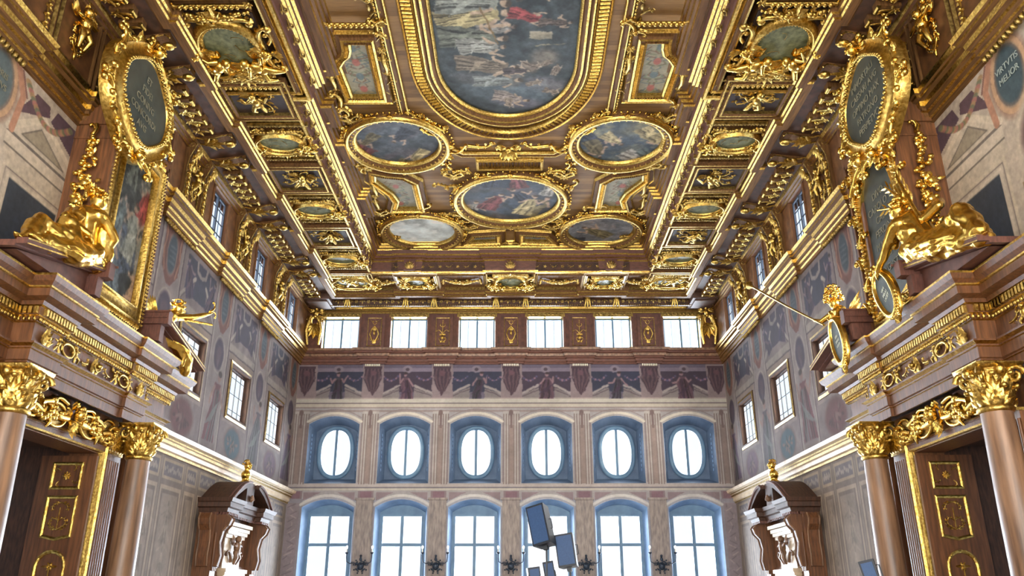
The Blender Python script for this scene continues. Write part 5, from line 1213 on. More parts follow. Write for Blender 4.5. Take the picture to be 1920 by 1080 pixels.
for sgn in (-1, 1):
    R, X = (RL, -HW) if sgn < 0 else (RR, HW)
    XO = X-sgn*.74; ax = (.1 if sgn < 0 else -.1)
    if sgn < 0:
        t = thing('wall_painting', 'tall dark religious painting in a carved gilt frame above the left portal', 'painting', (XO, PC, 0), R)
        P = Paint(-1.1, 1.0, 6.95, 10.65, .03, (.2, .2, .2)); scene_paint(P, 31, (.20, .22, .21), [(.34, .36, .33), (.24, .30, .30)], 5, 0, 1.2)
        for i, (x, y, h, c) in enumerate([(.35, 9.0, 1.1, (.55, .20, .18)), (-.2, 9.6, 1.0, (.36, .38, .34)), (.45, 10.0, .7, (.50, .46, .40)), (.1, 8.1, 1.3, (.52, .52, .46)), (.7, 7.9, 1.1, (.48, .46, .42)), (-.3, 7.2, 1.5, (.32, .36, .38)), (.5, 7.05, 1.2, (.62, .48, .36)), (.8, 7.0, .9, (.40, .22, .24)), (-.8, 8.4, 1.2, (.42, .44, .42))]): P.figure(x, y, h, .2*((i % 3)-1), (c, tuple(v*1.4 for v in c), (.62, .50, .40)), 500+i)
        for x, y in ((.2, 8.9), (.6, 8.6), (0, 8.4), (.4, 9.9)): P.ell(x, y, .4, .15, (.46, .48, .44), .5, .3, .9)
        P.warp(.05, 24, 5); g = P.c.mean(-1, keepdims=True); P.c = (P.c*.75+g*.25)*.9; P.mottle(.3, 20, 4); link('canvas', P.mesh('canvas', lambda a, b: (a, b, np.full(a.shape, .04)), OIL), t)
        f = MB(); f.sweep([(-1.05, 6.98), (-1.05, 10.6), (.98, 10.6), (.98, 6.98)], [(-.02, 0), (-.02, .12), (.03, .16), (.05, .1), (.22, .1), (.24, .17), (.28, .18), (.31, .1), (.31, 0)], True, [0, 0, 0, 1, 0, 0, 0, 0])
        k = 7.0
        while k < 10.6:
            for s in (-1, 1): f.leaf((1.04 if s > 0 else -1.11)+.05, k, .3, .085, .035, .05, .11); f.leaf((1.04 if s > 0 else -1.11)+.05, k, pi-.3, .085, .035, .05, .11)
            k += .085
        k = -1.0
        while k < 1.0: f.leaf(k, 10.73, 1.2, .12, .035, .05, .11); f.leaf(k, 10.73, -1.2, .12, .035, .05, .11); f.leaf(k, 6.86, 1.2, .12, .035, .05, .11); k += .085
        part('frame', f, [GOLD, GOLDD], t)
    else:
        t = thing('inscription_tablet', 'tall slate inscription tablet in a ragged gilt scroll frame above the right portal', 'tablet', (XO, PC, 0), R)
        part('slate', MB().box(-1.0, 1.0, 6.95, 10.6, 0, .05), SLATE, t, smooth=False)
        f = MB(); f.sweep([(-.92, 6.95), (-.92, 10.7), (.92, 10.7), (.92, 6.95)], [(-.12, 0), (-.1, .1), (-.04, .14), (.02, .08), (.1, .08), (.18, .12), (.24, .1), (.26, 0)], True, [0, 0, 0, 0, 0, 1, 1]); bead_run(f, [(-.92, 7.0), (-.92, 10.65), (.92, 10.65), (.92, 7.0), (-.92, 7.0)], .04, .1, 0, .14); part('frame', f, [GOLD, WOODX], t)
        g = MB()
        for s in (-1, 1):
            for k in range(7):
                b = MB(); vine(b, 1.02, 7.2+k*.5, pi/2+(.5 if k % 2 else -.3), .6, (1.4 if k % 2 else -1.4), .055, .14); acanthus(b, 1.0, 7.3+k*.5, .3, .2, .2, 5, .12); g.join(b, lambda p: (s*p[0], p[1], p[2]))
            b = MB(); vine(b, .2, 10.3, -.3, .9, -1.4, .08, .2); vine(b, .9, 9.9, pi*.75, .6, 1.4, .07, .2); g.join(b, lambda p: (s*p[0], p[1], p[2]))
        for q in (-1, 1): g.poly([(q*.95, 10.7), (q*.2, 10.6), (q*.3, 10.2), (q*.6, 9.9), (q*.75, 9.4), (q*.95, 9.3)][::-q], .05, .12); g.poly([(q*.9, 7.0), (q*.9, 8.1), (q*.75, 7.7), (q*.7, 7.3), (q*.3, 7.15), (q*.2, 7.0)][::q], .05, .11)
        cherub(g, 0, 10.3, .4, .15); swag(g, -.8, 7.1, .8, 7.1, .05, .09, 20, 0, .1); part('scroll_ornament', g, GOLDB, t)
    # hanging fruit festoon on the near side board of the aedicule (board faces down the hall)
    RY = RM((1, 0, 0), (0, 0, 1))
    m = MB(); r = random.Random(5)
    for k in range(40):
        v = k/39; w = .05+.13*sin(pi*min(1, max(0, v)))**.8 if v > .25 else .05; m.ell((r.uniform(-w, w), 10.15-v*2.0, .08+r.uniform(0, .06)), (.07, .06, .06), 6, 4)
        if k % 2: m.leaf(r.uniform(-w, w)*1.2, 10.15-v*2.0, r.uniform(0, 6.28), .15, .05, .05, .1)
    rosette(m, .05, 9.1, .16, 10, .12); rosette(m, -.03, 8.7, .16, 10, .14); m.ell((.05, 9.1, .17), (.09, .09, .05), 9, 5); m.ell((-.03, 8.7, .18), (.09, .09, .05), 9, 5)
    m.tube([(0, 10.45, .06), (.05, 10.35, .1), (-.02, 10.2, .1)], [.06, .04, .05], 7); vine(m, 0, 10.3, pi/2, .3, 1.6, .035, .08, False)
    solo('fruit_festoon', m, GOLDB, 'gilded hanging fruit festoon on the brown side board above the %s portal statue' % SD[sgn], 'festoon', (X-sgn*.44, PC+(-1.2), 0), RY)
    # upper oval tablet
    t = thing('inscription_tablet', 'dark bulging oval tablet in a beaded gilt cartouche high above the %s portal' % SD[sgn], 'tablet', (X-sgn*.98, PC-.8, 11.28), R, None, 1.32)
    sh = []
    for k in range(48):
        a = 2*pi*k/48; rx = .72*(1+.06*cos(2*a)); ry = .66; sh.append((rx*math.copysign(abs(cos(a))**.9, cos(a)), ry*math.copysign(abs(sin(a))**.9, sin(a))*(1+.08*cos(4*a))))
    sl = MB(); sl.poly(sh, -.1, .08); part('slate', sl, SLATE, t, smooth=False)
    f = MB(); f.sweep(sh, [(.0, -.1), (-.0, .1), (.04, .13), (.09, .08), (.2, .05), (.26, .1), (.3, .03), (.3, -.12)], True, 0); bead_run(f, [(x*1.04, y*1.04) for x, y in sh+[sh[0]]], .035, .075, 0, .13); part('beaded_frame', f, GOLD, t)
    g = MB()
    for k in range(14):
        a = 2*pi*k/14; vine(g, .98*cos(a), .92*sin(a), a+(1.3 if k % 2 else -1.3), .5, (-1.5 if k % 2 else 1.5), .05, .05, True, 10)
        acanthus(g, .95*cos(a+.2), .9*sin(a+.2), a+.2, .22, .22, 5, .04); g.ell((1.0*cos(a), .95*sin(a), .06), (.08, .07, .06), 6, 4)
    cherub(g, 0, .95, .26, .05); cherub(g, 0, -.95, .22, .05); part('gilded_leafwork', g, GOLDB, t)
    lt = ['IMPERATOR', 'CAES. AVG', 'INVICTISS', 'PATRI', 'AVG'] if 0 else None
def letters(txt, name, size, parent, loc, mat, ang=0.):
    c = bpy.data.curves.new('inscription', 'FONT'); c.body = txt; c.size = size; c.align_x = 'CENTER'; c.align_y = 'CENTER'; c.extrude = .004; c.space_line = 1.25
    o = bpy.data.objects.new('tmp', c); COL.objects.link(o); dg = bpy.context.evaluated_depsgraph_get(); me = bpy.data.meshes.new_from_object(o.evaluated_get(dg)); bpy.data.objects.remove(o)
    me.materials.clear(); me.materials.append(mat); q = link(name, me, parent, loc); q.rotation_euler = (0, 0, ang); return q
for o in list(COL.objects):
    if o.name.startswith('inscription_tablet'):
        if 'high above the right' in o['label']: letters('IMMORTALI\nCAESARI AVG\nOPTIMO MAX\nPATRONO\nPERPETVO', 'lettering', .16, o, (0, 0, .09), PALELET)
        elif 'high above the left' in o['label']: letters('ET\nFIDEI\nCONIVG\nCONCORDI\nAVG', 'lettering', .16, o, (0, -.02, .09), PALELET)
        else: letters('DIVO\nCAROLO V\nCAES\nFERDIN\nMAXIMIL\nRVDOLPHO\nAVGVST', 'lettering', .22, o, (0, 8.7, .06), PALELET)
PALEW = mat_noise('painted_lettering', (.50, .54, .52), (.66, .70, .66), .8, 0, 20)
letters('VIRTVTIS\nMELIOR', 'painted_inscription', .165, bpy.data.objects['wall_right'], (0, 0, 0), PALEW)
q = [o for o in COL.objects if o.name.startswith('painted_inscription')][0]; q.rotation_euler = RR.to_euler(); q.location = (HW-.02, 11.58, 9.98)
letters('FORIS\nSVMVS', 'painted_inscription', .165, bpy.data.objects['wall_left'], (0, 0, 0), PALELET)
q = [o for o in COL.objects if o.name.startswith('painted_inscription')][1]; q.rotation_euler = RL.to_euler(); q.location = (-HW+.02, 11.58, 9.92)
# ------------------------------------------------------------------ statues
def taper(mb, p, q, r1, r2, n=10):
    p = Vector(p); q = Vector(q); k = 5
    mb.tube([tuple(p.lerp(q, i/k)) for i in range(k+1)], [r1+(r2-r1)*i/k for i in range(k+1)], n); mb.ell(tuple(p), r1, 8, 6); mb.ell(tuple(q), r2, 8, 6)
def limb(mb, pts, rad):
    for i in range(len(pts)-1): taper(mb, pts[i], pts[i+1], rad[i], rad[i+1])
def head(mb, c, r, face):
    """head with nose, brow, chin and hair; face = direction it looks"""
    f = Vector(face).normalized(); c = Vector(c); up = Vector((0, 1, 0)); up = (up-f*up.dot(f)).normalized(); sd = f.cross(up)
    mb.ell(tuple(c), (r*.86, r*1.12, r*.95), 12, 9); mb.ell(tuple(c+f*r*.35-up*r*.5), (r*.55, r*.5, r*.55), 8, 6)
    mb.tube([tuple(c+f*r*.85+up*r*.15), tuple(c+f*r*1.12-up*r*.15), tuple(c+f*r*.9-up*r*.22)], [r*.1, r*.15, r*.1], 6)
    mb.ell(tuple(c+f*r*.85-up*r*.45), (r*.2, r*.09, r*.2), 6, 5); mb.ell(tuple(c+f*r*.7-up*r*.85), r*.22, 6, 5)
    for s in (-1, 1): mb.ell(tuple(c+f*r*.78+sd*s*r*.33+up*r*.12), r*.15, 6, 5); mb.ell(tuple(c+sd*s*r*.85), (r*.14, r*.25, r*.2), 6, 5)
def hand(mb, w, d, s, bend=.5, side=1):
    """palm, four bent fingers and a thumb"""
    w = Vector(w); d = Vector(d).normalized(); n = d.cross(Vector((0, 0, 1))); n = n.normalized() if n.length > .1 else Vector((1, 0, 0)); u = d.cross(n)
    taper(mb, w, w+d*s*.45, s*.17, s*.2, 8)
    for k, l in enumerate((.42, .5, .46, .34)):
        b = w+d*s*.5+n*s*.12*(k-1.5); m = b+d*s*l*.55; e = m+d*s*l*.4+u*s*l*bend
        mb.tube([tuple(b), tuple(m), tuple(e)], [s*.06, s*.052, s*.04], 6)
    b = w+d*s*.15-n*side*s*.18; mb.tube([tuple(b), tuple(b+d*s*.2-n*side*s*.15), tuple(b+d*s*.42-n*side*s*.14+u*s*.1)], [s*.07, s*.06, s*.045], 6)
def drape(mb, pts, rad, folds, seed=0, amp=.06):
    """cloth mass following a limb line, with raised folds"""
    limb(mb, pts, rad); r = random.Random(seed)
    for k in range(folds):
        a = r.uniform(0, 6.28); L = []
        for (p, q, ra, rb) in zip(pts[:-1], pts[1:], rad[:-1], rad[1:]):
            for t in (0, .5): P = Vector(p).lerp(Vector(q), t); rr = (ra+(rb-ra)*t)*.97; aa = a+r.uniform(-.25, .25); L.append((P.x+.2*rr*sin(aa), P.y+rr*sin(aa), P.z+rr*cos(aa)))
        mb.tube(L, amp*r.uniform(.5, 1.), 6)
def bronze(name, mb, mat, parent, vox=.028, disp=.03, smooth=3, label=None):
    o = part(name, mb, mat, parent, label)
    for a in [x for x in o.data.attributes if x.name == 'sharp_edge']: o.data.attributes.remove(a)
    m = o.modifiers.new('remesh', 'REMESH'); m.mode = 'VOXEL'; m.voxel_size = vox; m.use_smooth_shade = True
    m = o.modifiers.new('smooth', 'SMOOTH'); m.factor = .5; m.iterations = smooth
    if disp:
        tx = bpy.data.textures.new('cloth_folds', 'MARBLE'); tx.marble_type = 'SOFT'; tx.noise_scale = .35; tx.turbulence = 7; tx.noise_depth = 1
        m = o.modifiers.new('folds', 'DISPLACE'); m.texture = tx; m.strength = disp; m.mid_level = .5
    return o
def leafcrown(mb, c, r, n, seed):
    rr = random.Random(seed)
    for k in range(n): a = rr.uniform(0, 6.28); b = rr.uniform(-.3, 1.2); mb.ell((c[0]+r*cos(a)*cos(b), c[1]+r*sin(b), c[2]+r*sin(a)*cos(b)), (r*.22, r*.2, r*.22), 6, 4)
# near left: reclining figure, legs towards the viewer, leaning on its arm (local x away from the viewer)
def place(sgn): return ((RL, -HW) if sgn < 0 else (RR, HW))
def reclining(sgn, label):
    R, X = place(sgn); return thing('reclining_statue', label, 'statue', (X-sgn*.16, PC, .03), R)
st = reclining(-1, 'gilded robed statue reclining on the left portal, knee raised, leaning on its arm')
m = MB()
limb(m, [(-1.75, 7.5, .78), (-1.8, 7.8, .8), (-1.88, 8.08, .82)], [.25, .21, .24]); limb(m, [(-1.9, 8.1, .68), (-1.82, 8.12, 1.02)], [.16, .16]); limb(m, [(-1.87, 8.12, .84), (-1.8, 8.32, .9)], [.12, .09])
head(m, (-1.76, 8.46, .93), .17, (.75, -.45, .6))
limb(m, [(-2.0, 8.1, .6), (-2.35, 7.85, .75), (-2.15, 7.6, 1.1)], [.12, .10, .065]); hand(m, (-2.15, 7.6, 1.1), (.5, -.6, .3), .22)
limb(m, [(-1.75, 8.1, 1.08), (-1.5, 7.8, 1.2), (-1.45, 7.5, 1.05)], [.12, .1, .07]); hand(m, (-1.45, 7.5, 1.05), (.1, -1, 0), .22)
bronze('body', m, GOLDB, st, .022, .015)
m = MB(); drape(m, [(-1.7, 7.45, .75), (-2.4, 7.25, .9), (-3.2, 7.38, .85)], [.30, .23, .15], 9, 2, .035); drape(m, [(-3.2, 7.38, .85), (-3.4, 7.0, .88), (-3.6, 6.9, .88)], [.16, .15, .1], 7, 4, .03)
drape(m, [(-1.8, 7.35, .98), (-2.5, 7.1, 1.1), (-3.0, 7.04, 1.05), (-3.3, 6.96, 1.0)], [.26, .19, .15, .1], 10, 5, .035)
drape(m, [(-2.05, 8.05, .75), (-2.3, 7.7, .8), (-2.2, 7.35, .9)], [.14, .19, .22], 9, 7, .035); drape(m, [(-1.6, 8.0, 1.05), (-1.45, 7.6, 1.0), (-1.5, 7.3, .95)], [.13, .2, .22], 9, 8, .035)
m.ell((-3.72, 6.86, .92), (.17, .06, .07), 8, 6); m.ell((-3.5, 6.92, 1.02), (.17, .06, .07), 8, 6)
bronze('robe', m, GOLDB, st, .022, .06, 1)
m = MB(); leafcrown(m, (-1.80, 8.52, .88), .18, 46, 3)
for k in range(9): m.leaf(-1.8, 8.5, pi/2+.28*(k-4), .3, .05, .06, .8)
part('wreath', m, GOLDB, st)
# near right: crowned figure reaching down to a shield, palm branches raised (local x towards the viewer)
st = reclining(1, 'gilded robed statue reclining on the right portal, reaching to a shield, raising palm branches')
m = MB()
limb(m, [(2.0, 7.45, .82), (1.85, 7.75, .86), (1.68, 8.02, .92)], [.25, .21, .24]); limb(m, [(1.75, 8.04, .76), (1.6, 8.02, 1.12)], [.16, .16]); limb(m, [(1.65, 8.06, .95), (1.55, 8.22, 1.0)], [.12, .09])
head(m, (1.45, 8.36, 1.03), .17, (-.75, -.35, .5))
limb(m, [(1.52, 7.98, 1.18), (1.15, 7.72, 1.22), (.72, 7.45, 1.25)], [.13, .1, .06]); hand(m, (.72, 7.45, 1.25), (-.8, -.6, 0), .22)
limb(m, [(1.8, 8.08, .72), (2.2, 8.15, .68), (2.5, 7.95, .85), (2.25, 7.82, 1.0)], [.12, .11, .09, .06]); hand(m, (2.25, 7.82, 1.0), (-.6, .4, .2), .22)
bronze('body', m, GOLDB, st, .022, .015)
m = MB(); drape(m, [(2.0, 7.42, .8), (2.6, 7.2, .92), (3.2, 7.45, .9)], [.30, .25, .2], 10, 12, .04); drape(m, [(3.2, 7.45, .9), (3.4, 7.1, .92), (3.6, 6.86, .95)], [.22, .22, .2], 9, 15, .035)
drape(m, [(1.95, 7.4, 1.02), (2.5, 7.12, 1.1), (3.1, 7.05, 1.06), (3.45, 6.9, 1.0)], [.26, .22, .2, .16], 12, 13, .035); drape(m, [(1.75, 7.75, 1.05), (1.75, 7.4, 1.0)], [.2, .27], 8, 14, .04); drape(m, [(1.4, 7.95, 1.1), (1.25, 7.78, 1.15)], [.15, .13], 7, 16, .03)
m.ell((3.75, 6.80, 1.0), (.17, .06, .07), 8, 6); bronze('robe', m, GOLDB, st, .022, .06, 1)
m = MB(); leafcrown(m, (1.5, 8.43, 1.0), .18, 46, 8)
for k in range(9): m.leaf(1.5, 8.45, pi/2+.3*(k-4), .34, .05, .06, .9)
part('crown', m, GOLDB, st)
m = MB()
for e in ((.95, 9.15, .95), (.7, 8.75, 1.05), (1.35, 9.45, .9)):
    m.tube([(2.15, 7.8, 1.0), (1.85, 8.35, .98), ((1.85+e[0])/2-.05, (8.35+e[1])/2, .96), e], [.035, .035, .03, .012], 6)
    for k in range(12): t_ = k/12; m.leaf(1.85+(e[0]-1.85)*t_, 8.35+(e[1]-8.35)*t_, atan2(e[1]-8.35, e[0]-1.85)+(.5 if k % 2 else -.5), .24, .03, .03, .94)
part('palm_branches', m, GOLDB, st)
def shield(sgn, name, label, loc, tilt, txt):
    R, X = place(sgn); Rr = R @ Matrix.Rotation(tilt, 3, 'Z')
    t = thing('shield', label, 'shield', loc, Rr)
    part('slate', MB().disc((0, 0), .25, .5, .05, 32).disc((0, 0), .25, .5, -.02, 32), mat_noise('grey_shield_face', (.20, .24, .24), (.30, .34, .34), .55, 0, 4), t, smooth=False)
    f = MB(); P = [(.25*cos(-2*pi*k/40), .5*sin(-2*pi*k/40)) for k in range(40)][::-1]; f.sweep(P, [(-.01, .0), (-.01, .07), (.03, .1), (.08, .09), (.12, .03), (.12, -.03), (0, -.04)], True, 0)
    for k in range(16): a = pi*1.15+k/15*pi*.7; f.ell((.33*cos(a), .6*sin(a), .05), (.04, .05, .04), 6, 4)
    acanthus(f, 0, -.6, -pi/2, .25, .2, 7, .03); vine(f, 0, .55, pi/2-.9, .3, 1.5, .04, .05); vine(f, 0, .55, pi/2+.9, .3, -1.5, .04, .05); f.box(-.05, .05, -.3, .3, -.12, -.03); part('gilt_rim', f, GOLDB, t)
    letters(txt, 'lettering', .085, t, (0, 0, .056), WHITE); return t
shield(1, 'shield', 'oval gilt rimmed shield under the hand of the reclining statue on the right portal', (HW-1.32, PC-.75, 7.0), .55, 'VIM\nPELLI\nLICET')
shield(1, 'shield', 'oval gilt rimmed shield held by the winged trumpeter on the right portal', (HW-1.3, PC+1.8, 6.85), .30, 'ITA\nSVAE\nGLO')
# far right: winged trumpeter
st = thing('trumpeter_statue', 'gilded winged statue with curly hair and very long straight trumpet, right portal', 'statue', (HW, PC+.4, .13), RR)
m = MB(); limb(m, [(-2.0, 7.0, .9), (-2.0, 7.35, .95), (-2.0, 7.6, .95)], [.16, .14, .17]); limb(m, [(-2.0, 7.6, .95), (-2.08, 7.75, .98)], [.09, .07]); head(m, (-2.13, 7.86, 1.0), .125, (-.8, -.2, .5))
limb(m, [(-2.12, 7.6, 1.08), (-2.4, 7.5, 1.25), (-2.65, 7.62, 1.3)], [.08, .07, .045]); hand(m, (-2.65, 7.62, 1.3), (-1, .2, 0), .15)
limb(m, [(-1.85, 7.58, 1.0), (-1.7, 7.35, 1.15), (-1.65, 7.15, 1.25)], [.08, .07, .045]); hand(m, (-1.65, 7.15, 1.25), (0, -1, 0), .15)
limb(m, [(-1.95, 7.0, .95), (-2.1, 6.85, 1.1), (-2.15, 6.95, .95)], [.17, .12, .08]); bronze('body', m, GOLDB, st, .022, .012)
m = MB(); leafcrown(m, (-2.13, 7.98, 1.0), .2, 60, 4); leafcrown(m, (-2.12, 8.15, 1.0), .16, 40, 5); part('curly_hair', m, GOLDB, st)
m = MB()
for k in range(6): m.leaf(-1.9, 7.5, .25-.13*k, 1.0-.08*k, .09, .06, .85-.02*k); m.leaf(-1.95, 7.45, -.5-.15*k, .45, .07, .05, .8)
part('wings', m, GOLDB, st)
m = MB(); m.tube([(-2.15, 7.34, 1.30), (-4.5, 8.66, 1.3), (-7.3, 10.24, 1.2)], [.025, .03, .035], 8); m.lathe([(.035, 0), (.05, .12), (.1, .22), (.13, .26), (.1, .25)], (0, 0, 0), 14) if False else m.tube([(-7.3, 10.24, 1.2), (-7.55, 10.38, 1.2), (-7.7, 10.46, 1.2)], [.035, .07, .13], 12); part('trumpet', m, GOLD, st)
# far left: lounging winged figure with outstretched arm, seen past the pediment
st = thing('lounging_statue', 'gilded winged figure stretching an arm out behind the left portal far pediment block', 'statue', (-HW, PC, 0), RL)
m = MB(); limb(m, [(2.0, 7.05, .7), (2.05, 7.3, .8), (2.2, 7.6, .95)], [.2, .18, .17]); limb(m, [(2.2, 7.6, .95), (2.3, 7.74, 1.0)], [.09, .07]); head(m, (2.38, 7.84, 1.05), .14, (.7, -.3, .5)); leafcrown(m, (2.36, 7.92, 1.02), .15, 30, 6)
limb(m, [(2.3, 7.6, 1.05), (2.75, 7.75, 1.25), (3.2, 8.0, 1.45)], [.09, .075, .045]); hand(m, (3.2, 8.0, 1.45), (1, .6, .2), .2); limb(m, [(2.0, 7.6, .8), (1.75, 7.4, .75), (1.7, 7.15, .9)], [.09, .07, .05]); hand(m, (1.7, 7.15, .9), (0, -1, 0), .16)
limb(m, [(2.1, 7.05, .8), (2.55, 7.15, 1.1), (2.7, 6.85, 1.2), (2.75, 6.6, 1.15)], [.17, .13, .09, .06]); bronze('body', m, GOLDB, st, .024, .012)
m = MB(); drape(m, [(2.1, 7.1, .8), (2.5, 7.05, 1.05), (2.9, 6.75, 1.15), (3.1, 6.55, 1.1)], [.22, .2, .17, .13], 10, 21, .04); bronze('robe', m, GOLDB, st, .026, .04)
m = MB()
for k in range(6): m.leaf(2.1, 7.5, pi-.1-.16*k, .9-.07*k, .09, .06, .7)
part('wing', m, GOLDB, st)
m = MB(); m.tube([(2.5, 7.6, 1.2), (3.3, 7.75, 1.5)], .03, 7); vine(m, 3.2, 8.05, .5, .5, 1.4, .03, 1.45); vine(m, 3.3, 8.1, .2, .4, -1.4, .025, 1.45); part('sprig', m, GOLDB, st)
# ------------------------------------------------------------------ side doorcases
def doorcase(sgn):
    R, X = place(sgn); c = 25.15
    t = thing('doorcase', 'dark walnut doorcase with arched hood and scrolled sides against the %s wall' % SD[sgn], 'doorcase', (X, c, 0), R)
    p = MB(); prof = [(0, 3.85), (.05, 3.85), (.08, 3.95), (.16, 3.98), (.16, 4.1), (.2, 4.12), (.24, 4.22), (0, 4.24)]
    pp = [(1.95, 0), (1.95, .75), (1.15, .75), (1.15, .55), (-1.15, .55), (-1.15, .75), (-1.95, .75), (-1.95, 0)]
    p.sweep(pp, prof, False, 0); P2(p); part('cornice', p, WOODD, t, smooth=False)
    d = MB(); 
    for a in (-1.9, 1.9): 
        for k in range(8): d.box(a-.06, a+.06, 3.78, 3.85, .05+k*.09, .1+k*.09)
    for k in range(30): d.box(-1.9+k*.13, -1.84+k*.13, 3.78, 3.85, .6, .82 if abs(-1.9+k*.13) > 1.1 else .62)
    part('dentils', d, WOODR, t, smooth=False)
    for s in (-1, 1):
        h = MB(); pts = [(s*1.95, 4.22)]
        for k in range(9): a = k/8; pts.append((s*(1.95-1.55*a), 4.24+.62*sin(a*pi/2)))
        pts += [(s*.4, 4.74), (s*.9, 4.6), (s*1.5, 4.35), (s*1.7, 4.22)]
        h.poly(pts if s > 0 else pts[::-1], 0, .88)
        for z in (.8, .9): h.tube([(a, b-.02, z) for a, b in pts[1:10]], .035, 6, 1)
        part('arched_hood', h, [WOODD, WOODR], t, smooth=False)
        q = MB(); q.box(s*1.75-.2, s*1.75+.2, 0, 3.85, 0, .5)
        for k in range(3): q.tube([(s*1.75-.12+k*.12, 2.3, .52), (s*1.75-.12+k*.12, 3.3, .52)], .035, 6)
        sc = [(0, 2.4), (.14, 2.42), (.2, 2.7), (.14, 3.05), (.2, 3.35), (.34, 3.5), (.4, 3.66), (.28, 3.8), (0, 3.8)]; v = MB(); v.poly(sc[::-1], -.16, .16); 
        for e in (-1, 1): v.tube([(a+.01, b, e*.15) for a, b in sc[1:8]], .025, 5, 1)
        for k in range(14): pass
        q.join(v, lambda p: (s*1.75-s*.02+p[2], p[1], .48+p[0])); q.join(v, lambda p: (s*(1.93+p[0]*.8), p[1], .28+p[2])) ; part('scroll_pilaster', q, [WOODX, COLM], t, smooth=False)
    e = MB(); e.box(-1.5, 1.5, 0, 2.5, 0, .34); e.box(-1.5, 1.5, 2.5, 3.85, 0, .3); part('back_board', e, WOODX, t, smooth=False)
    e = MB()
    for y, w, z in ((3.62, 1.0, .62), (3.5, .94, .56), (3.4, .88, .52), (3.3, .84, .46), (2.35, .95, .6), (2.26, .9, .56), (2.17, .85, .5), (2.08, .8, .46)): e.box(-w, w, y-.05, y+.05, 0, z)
    e.box(-.75, .75, 2.4, 3.3, 0, .4); part('inner_cornice', e, STONEL, t, smooth=False)  # cream colour stands in for window light on the stepped cornices
    g = MB(); child(g, 0, 2.55, .8, .42, 0, seed=4); 
    for q in (-1, 1): vine(g, q*.2, 2.6, pi/2-q*.6, .8, -q*1.4, .05, .45); vine(g, q*.15, 4.3, pi/2-q*.9, .5, q*1.4, .04, .7)
    cherub(g, 0, 4.4, .22, .7); part('carved_figures', g, COLM, t)
    b = thing('bust', 'small gilded bust on top of the %s doorcase' % SD[sgn], 'bust', (X, c, 0), R)
    g = MB(); g.lathe([(.2, 4.86), (.2, 4.92), (.1, 4.98), (.12, 5.04)], (0, 0, .55), 12); g.ell((0, 5.14, .55), (.2, .16, .14), 10, 6); limb(g, [(0, 5.2, .55), (0, 5.32, .56)], [.08, .07]); head(g, (0, 5.42, .58), .12, (-.3 if sgn < 0 else .3, 0, 1)); leafcrown(g, (0, 5.47, .55), .13, 30, 2); g.map(lambda p: (p[0], p[1]-.02, p[2]))
    part('head_and_shoulders', g, GOLDB, b); g = MB(); g.box(-.35, .35, 4.2, 4.88, .3, .75); part('pedestal', g, WOODD, t, smooth=False)
for s in (-1, 1): doorcase(s)
# ------------------------------------------------------------------ sconces
def sconce(x, lab):
    t = thing('wall_sconce', lab, 'sconce', (x, YF-.07, 2.72), RF, 'iron sconces on the far pilasters')
    m = MB()
    for k in range(9):
        a = pi*2*k/9+pi/2; vine(m, 0, 0, a, .3, 1.5 if k % 2 else -1.5, .025, .04, True, 8); m.ell((.26*cos(a), .26*sin(a), .05), .035, 6, 4)
    m.ell((0, 0, .06), (.11, .15, .08), 9, 6); m.leaf(0, .15, pi/2, .22, .06, .05, .04); m.ell((0, .36, .05), .05, 6, 5); part('wall_plate', m, IRON, t)
    for s in (-1, 1):
        m = MB(); m.tube([(0, .05, .1), (s*.15, .1, .28), (s*.34, .08, .36), (s*.45, .14, .38), (s*.47, .3, .38), (s*.47, .44, .38)], .018, 6); m.lathe([(.02, .4), (.06, .44), (.065, .47), (.02, .48)], (s*.47, 0, .38), 10)
        vine(m, s*.2, .1, .8 if s > 0 else pi-.8, .15, -s*1.6, .012, .3, True, 6); arm = part('arm', m, IRON, t)
        m = MB(); m.lathe([(.018, .47), (.018, .6)], (s*.47, 0, .38), 8); part('candle', m, CREAMB, arm); m = MB(); m.ell((s*.47, .65, .38), (.035, .055, .035), 8, 6); part('bulb', m, BULB, arm)
    return t
s0 = None
for x, lb in zip(PX, ('leftmost', 'second from the left', 'middle', 'second from the right', 'rightmost')):
    lb = 'black wrought iron two arm sconce on a far wall pilaster, '+lb
    if s0 is None: s0 = sconce(x, lb)
    else:
        o = inst(s0, (x, YF-.07, 2.72), RF, lb)
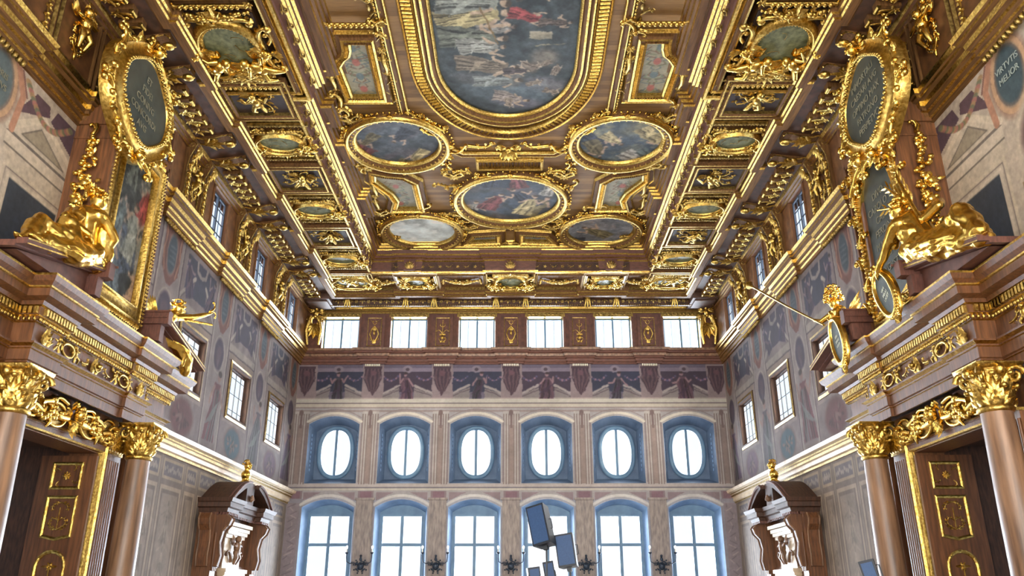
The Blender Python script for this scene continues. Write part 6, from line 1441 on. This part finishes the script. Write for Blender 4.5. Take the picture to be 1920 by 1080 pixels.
# ------------------------------------------------------------------ loudspeakers on stands
def speaker(name, label, loc, rz, ry, rx, w, h, d, stand=True, grp=None):
    t = thing('loudspeaker', label, 'loudspeaker', loc, None, grp); t.rotation_euler = (rx, ry, rz)
    m = MB(); m.poly([(-w/2, -d/2), (w/2, -d/2), (w*.42, d/2), (-w*.42, d/2)][::-1], -h/2, h/2); part('cabinet', m, BLACKP, t, smooth=False)
    m = MB(); m.box(-w/2+.03, w/2-.03, -d/2-.015, -d/2, -h/2+.04, h/2-.04); part('grille', m, GRILLE, t, smooth=False)
    m = MB(); m.tube([(w/2, 0, -.1), (w/2+.04, 0, -.1), (w/2+.04, 0, .1), (w/2, 0, .1)], .012, 6); m.box(-.05, .05, -.05, .05, -h/2-.08, -h/2); part('bracket', m, DFRAME, t, smooth=False)
def stand(label, x, y, h):
    t = thing('speaker_stand', label, 'stand', (x, y, 0)); m = MB(); m.lathe([(.02, .3), (.02, h)], (0, 0, 0), 10, 0, 'z'); m.lathe([(.028, .3), (.028, h*.55)], (.0, 0, 0), 10, 0, 'z'); part('pole', m, CREAMB if False else DFRAME, t)
    for k in range(3): a = 2*pi*k/3; m = MB(); m.tube([(0, 0, 1.0), (.55*cos(a), .55*sin(a), .02)], .015, 6); part('leg', m, DFRAME, t)
speaker('a', 'large dark loudspeaker with blue grille, tilted left, before the far windows', (.76, 18.0, 3.04), radians(-22), radians(-14), radians(-6), .40, .84, .42)
speaker('b', 'smaller dark loudspeaker lower right of the large one, before the far windows', (1.31, 18.3, 2.55), radians(-14), radians(-8), radians(-4), .40, .68, .36)
speaker('c', 'dark loudspeaker peeking in at the bottom edge below the pair, left one', (.60, 18.2, 1.92), radians(10), radians(-8), 0, .26, .6, .3)
speaker('d', 'dark loudspeaker behind the pole at the bottom edge below the pair, right one', (.92, 18.6, 2.05), radians(10), radians(-10), 0, .24, .6, .3)
stand('pole stand under the large loudspeaker', .86, 18.02, 2.62); stand('pole stand under the smaller loudspeaker at the right of the pair', 1.37, 18.32, 2.18)
stand('short stand under the lower left loudspeaker', .57, 18.2, 1.6); stand('short stand under the lower right loudspeaker behind the pole', .92, 18.6, 1.74)
speaker('e', 'small black loudspeaker at the bottom edge beside the right doorcase', (5.95, 13.9, 1.98), radians(-30), radians(-12), 0, .24, .4, .24); stand('stand under the small black loudspeaker near the right portal', 5.95, 13.9, 1.77)
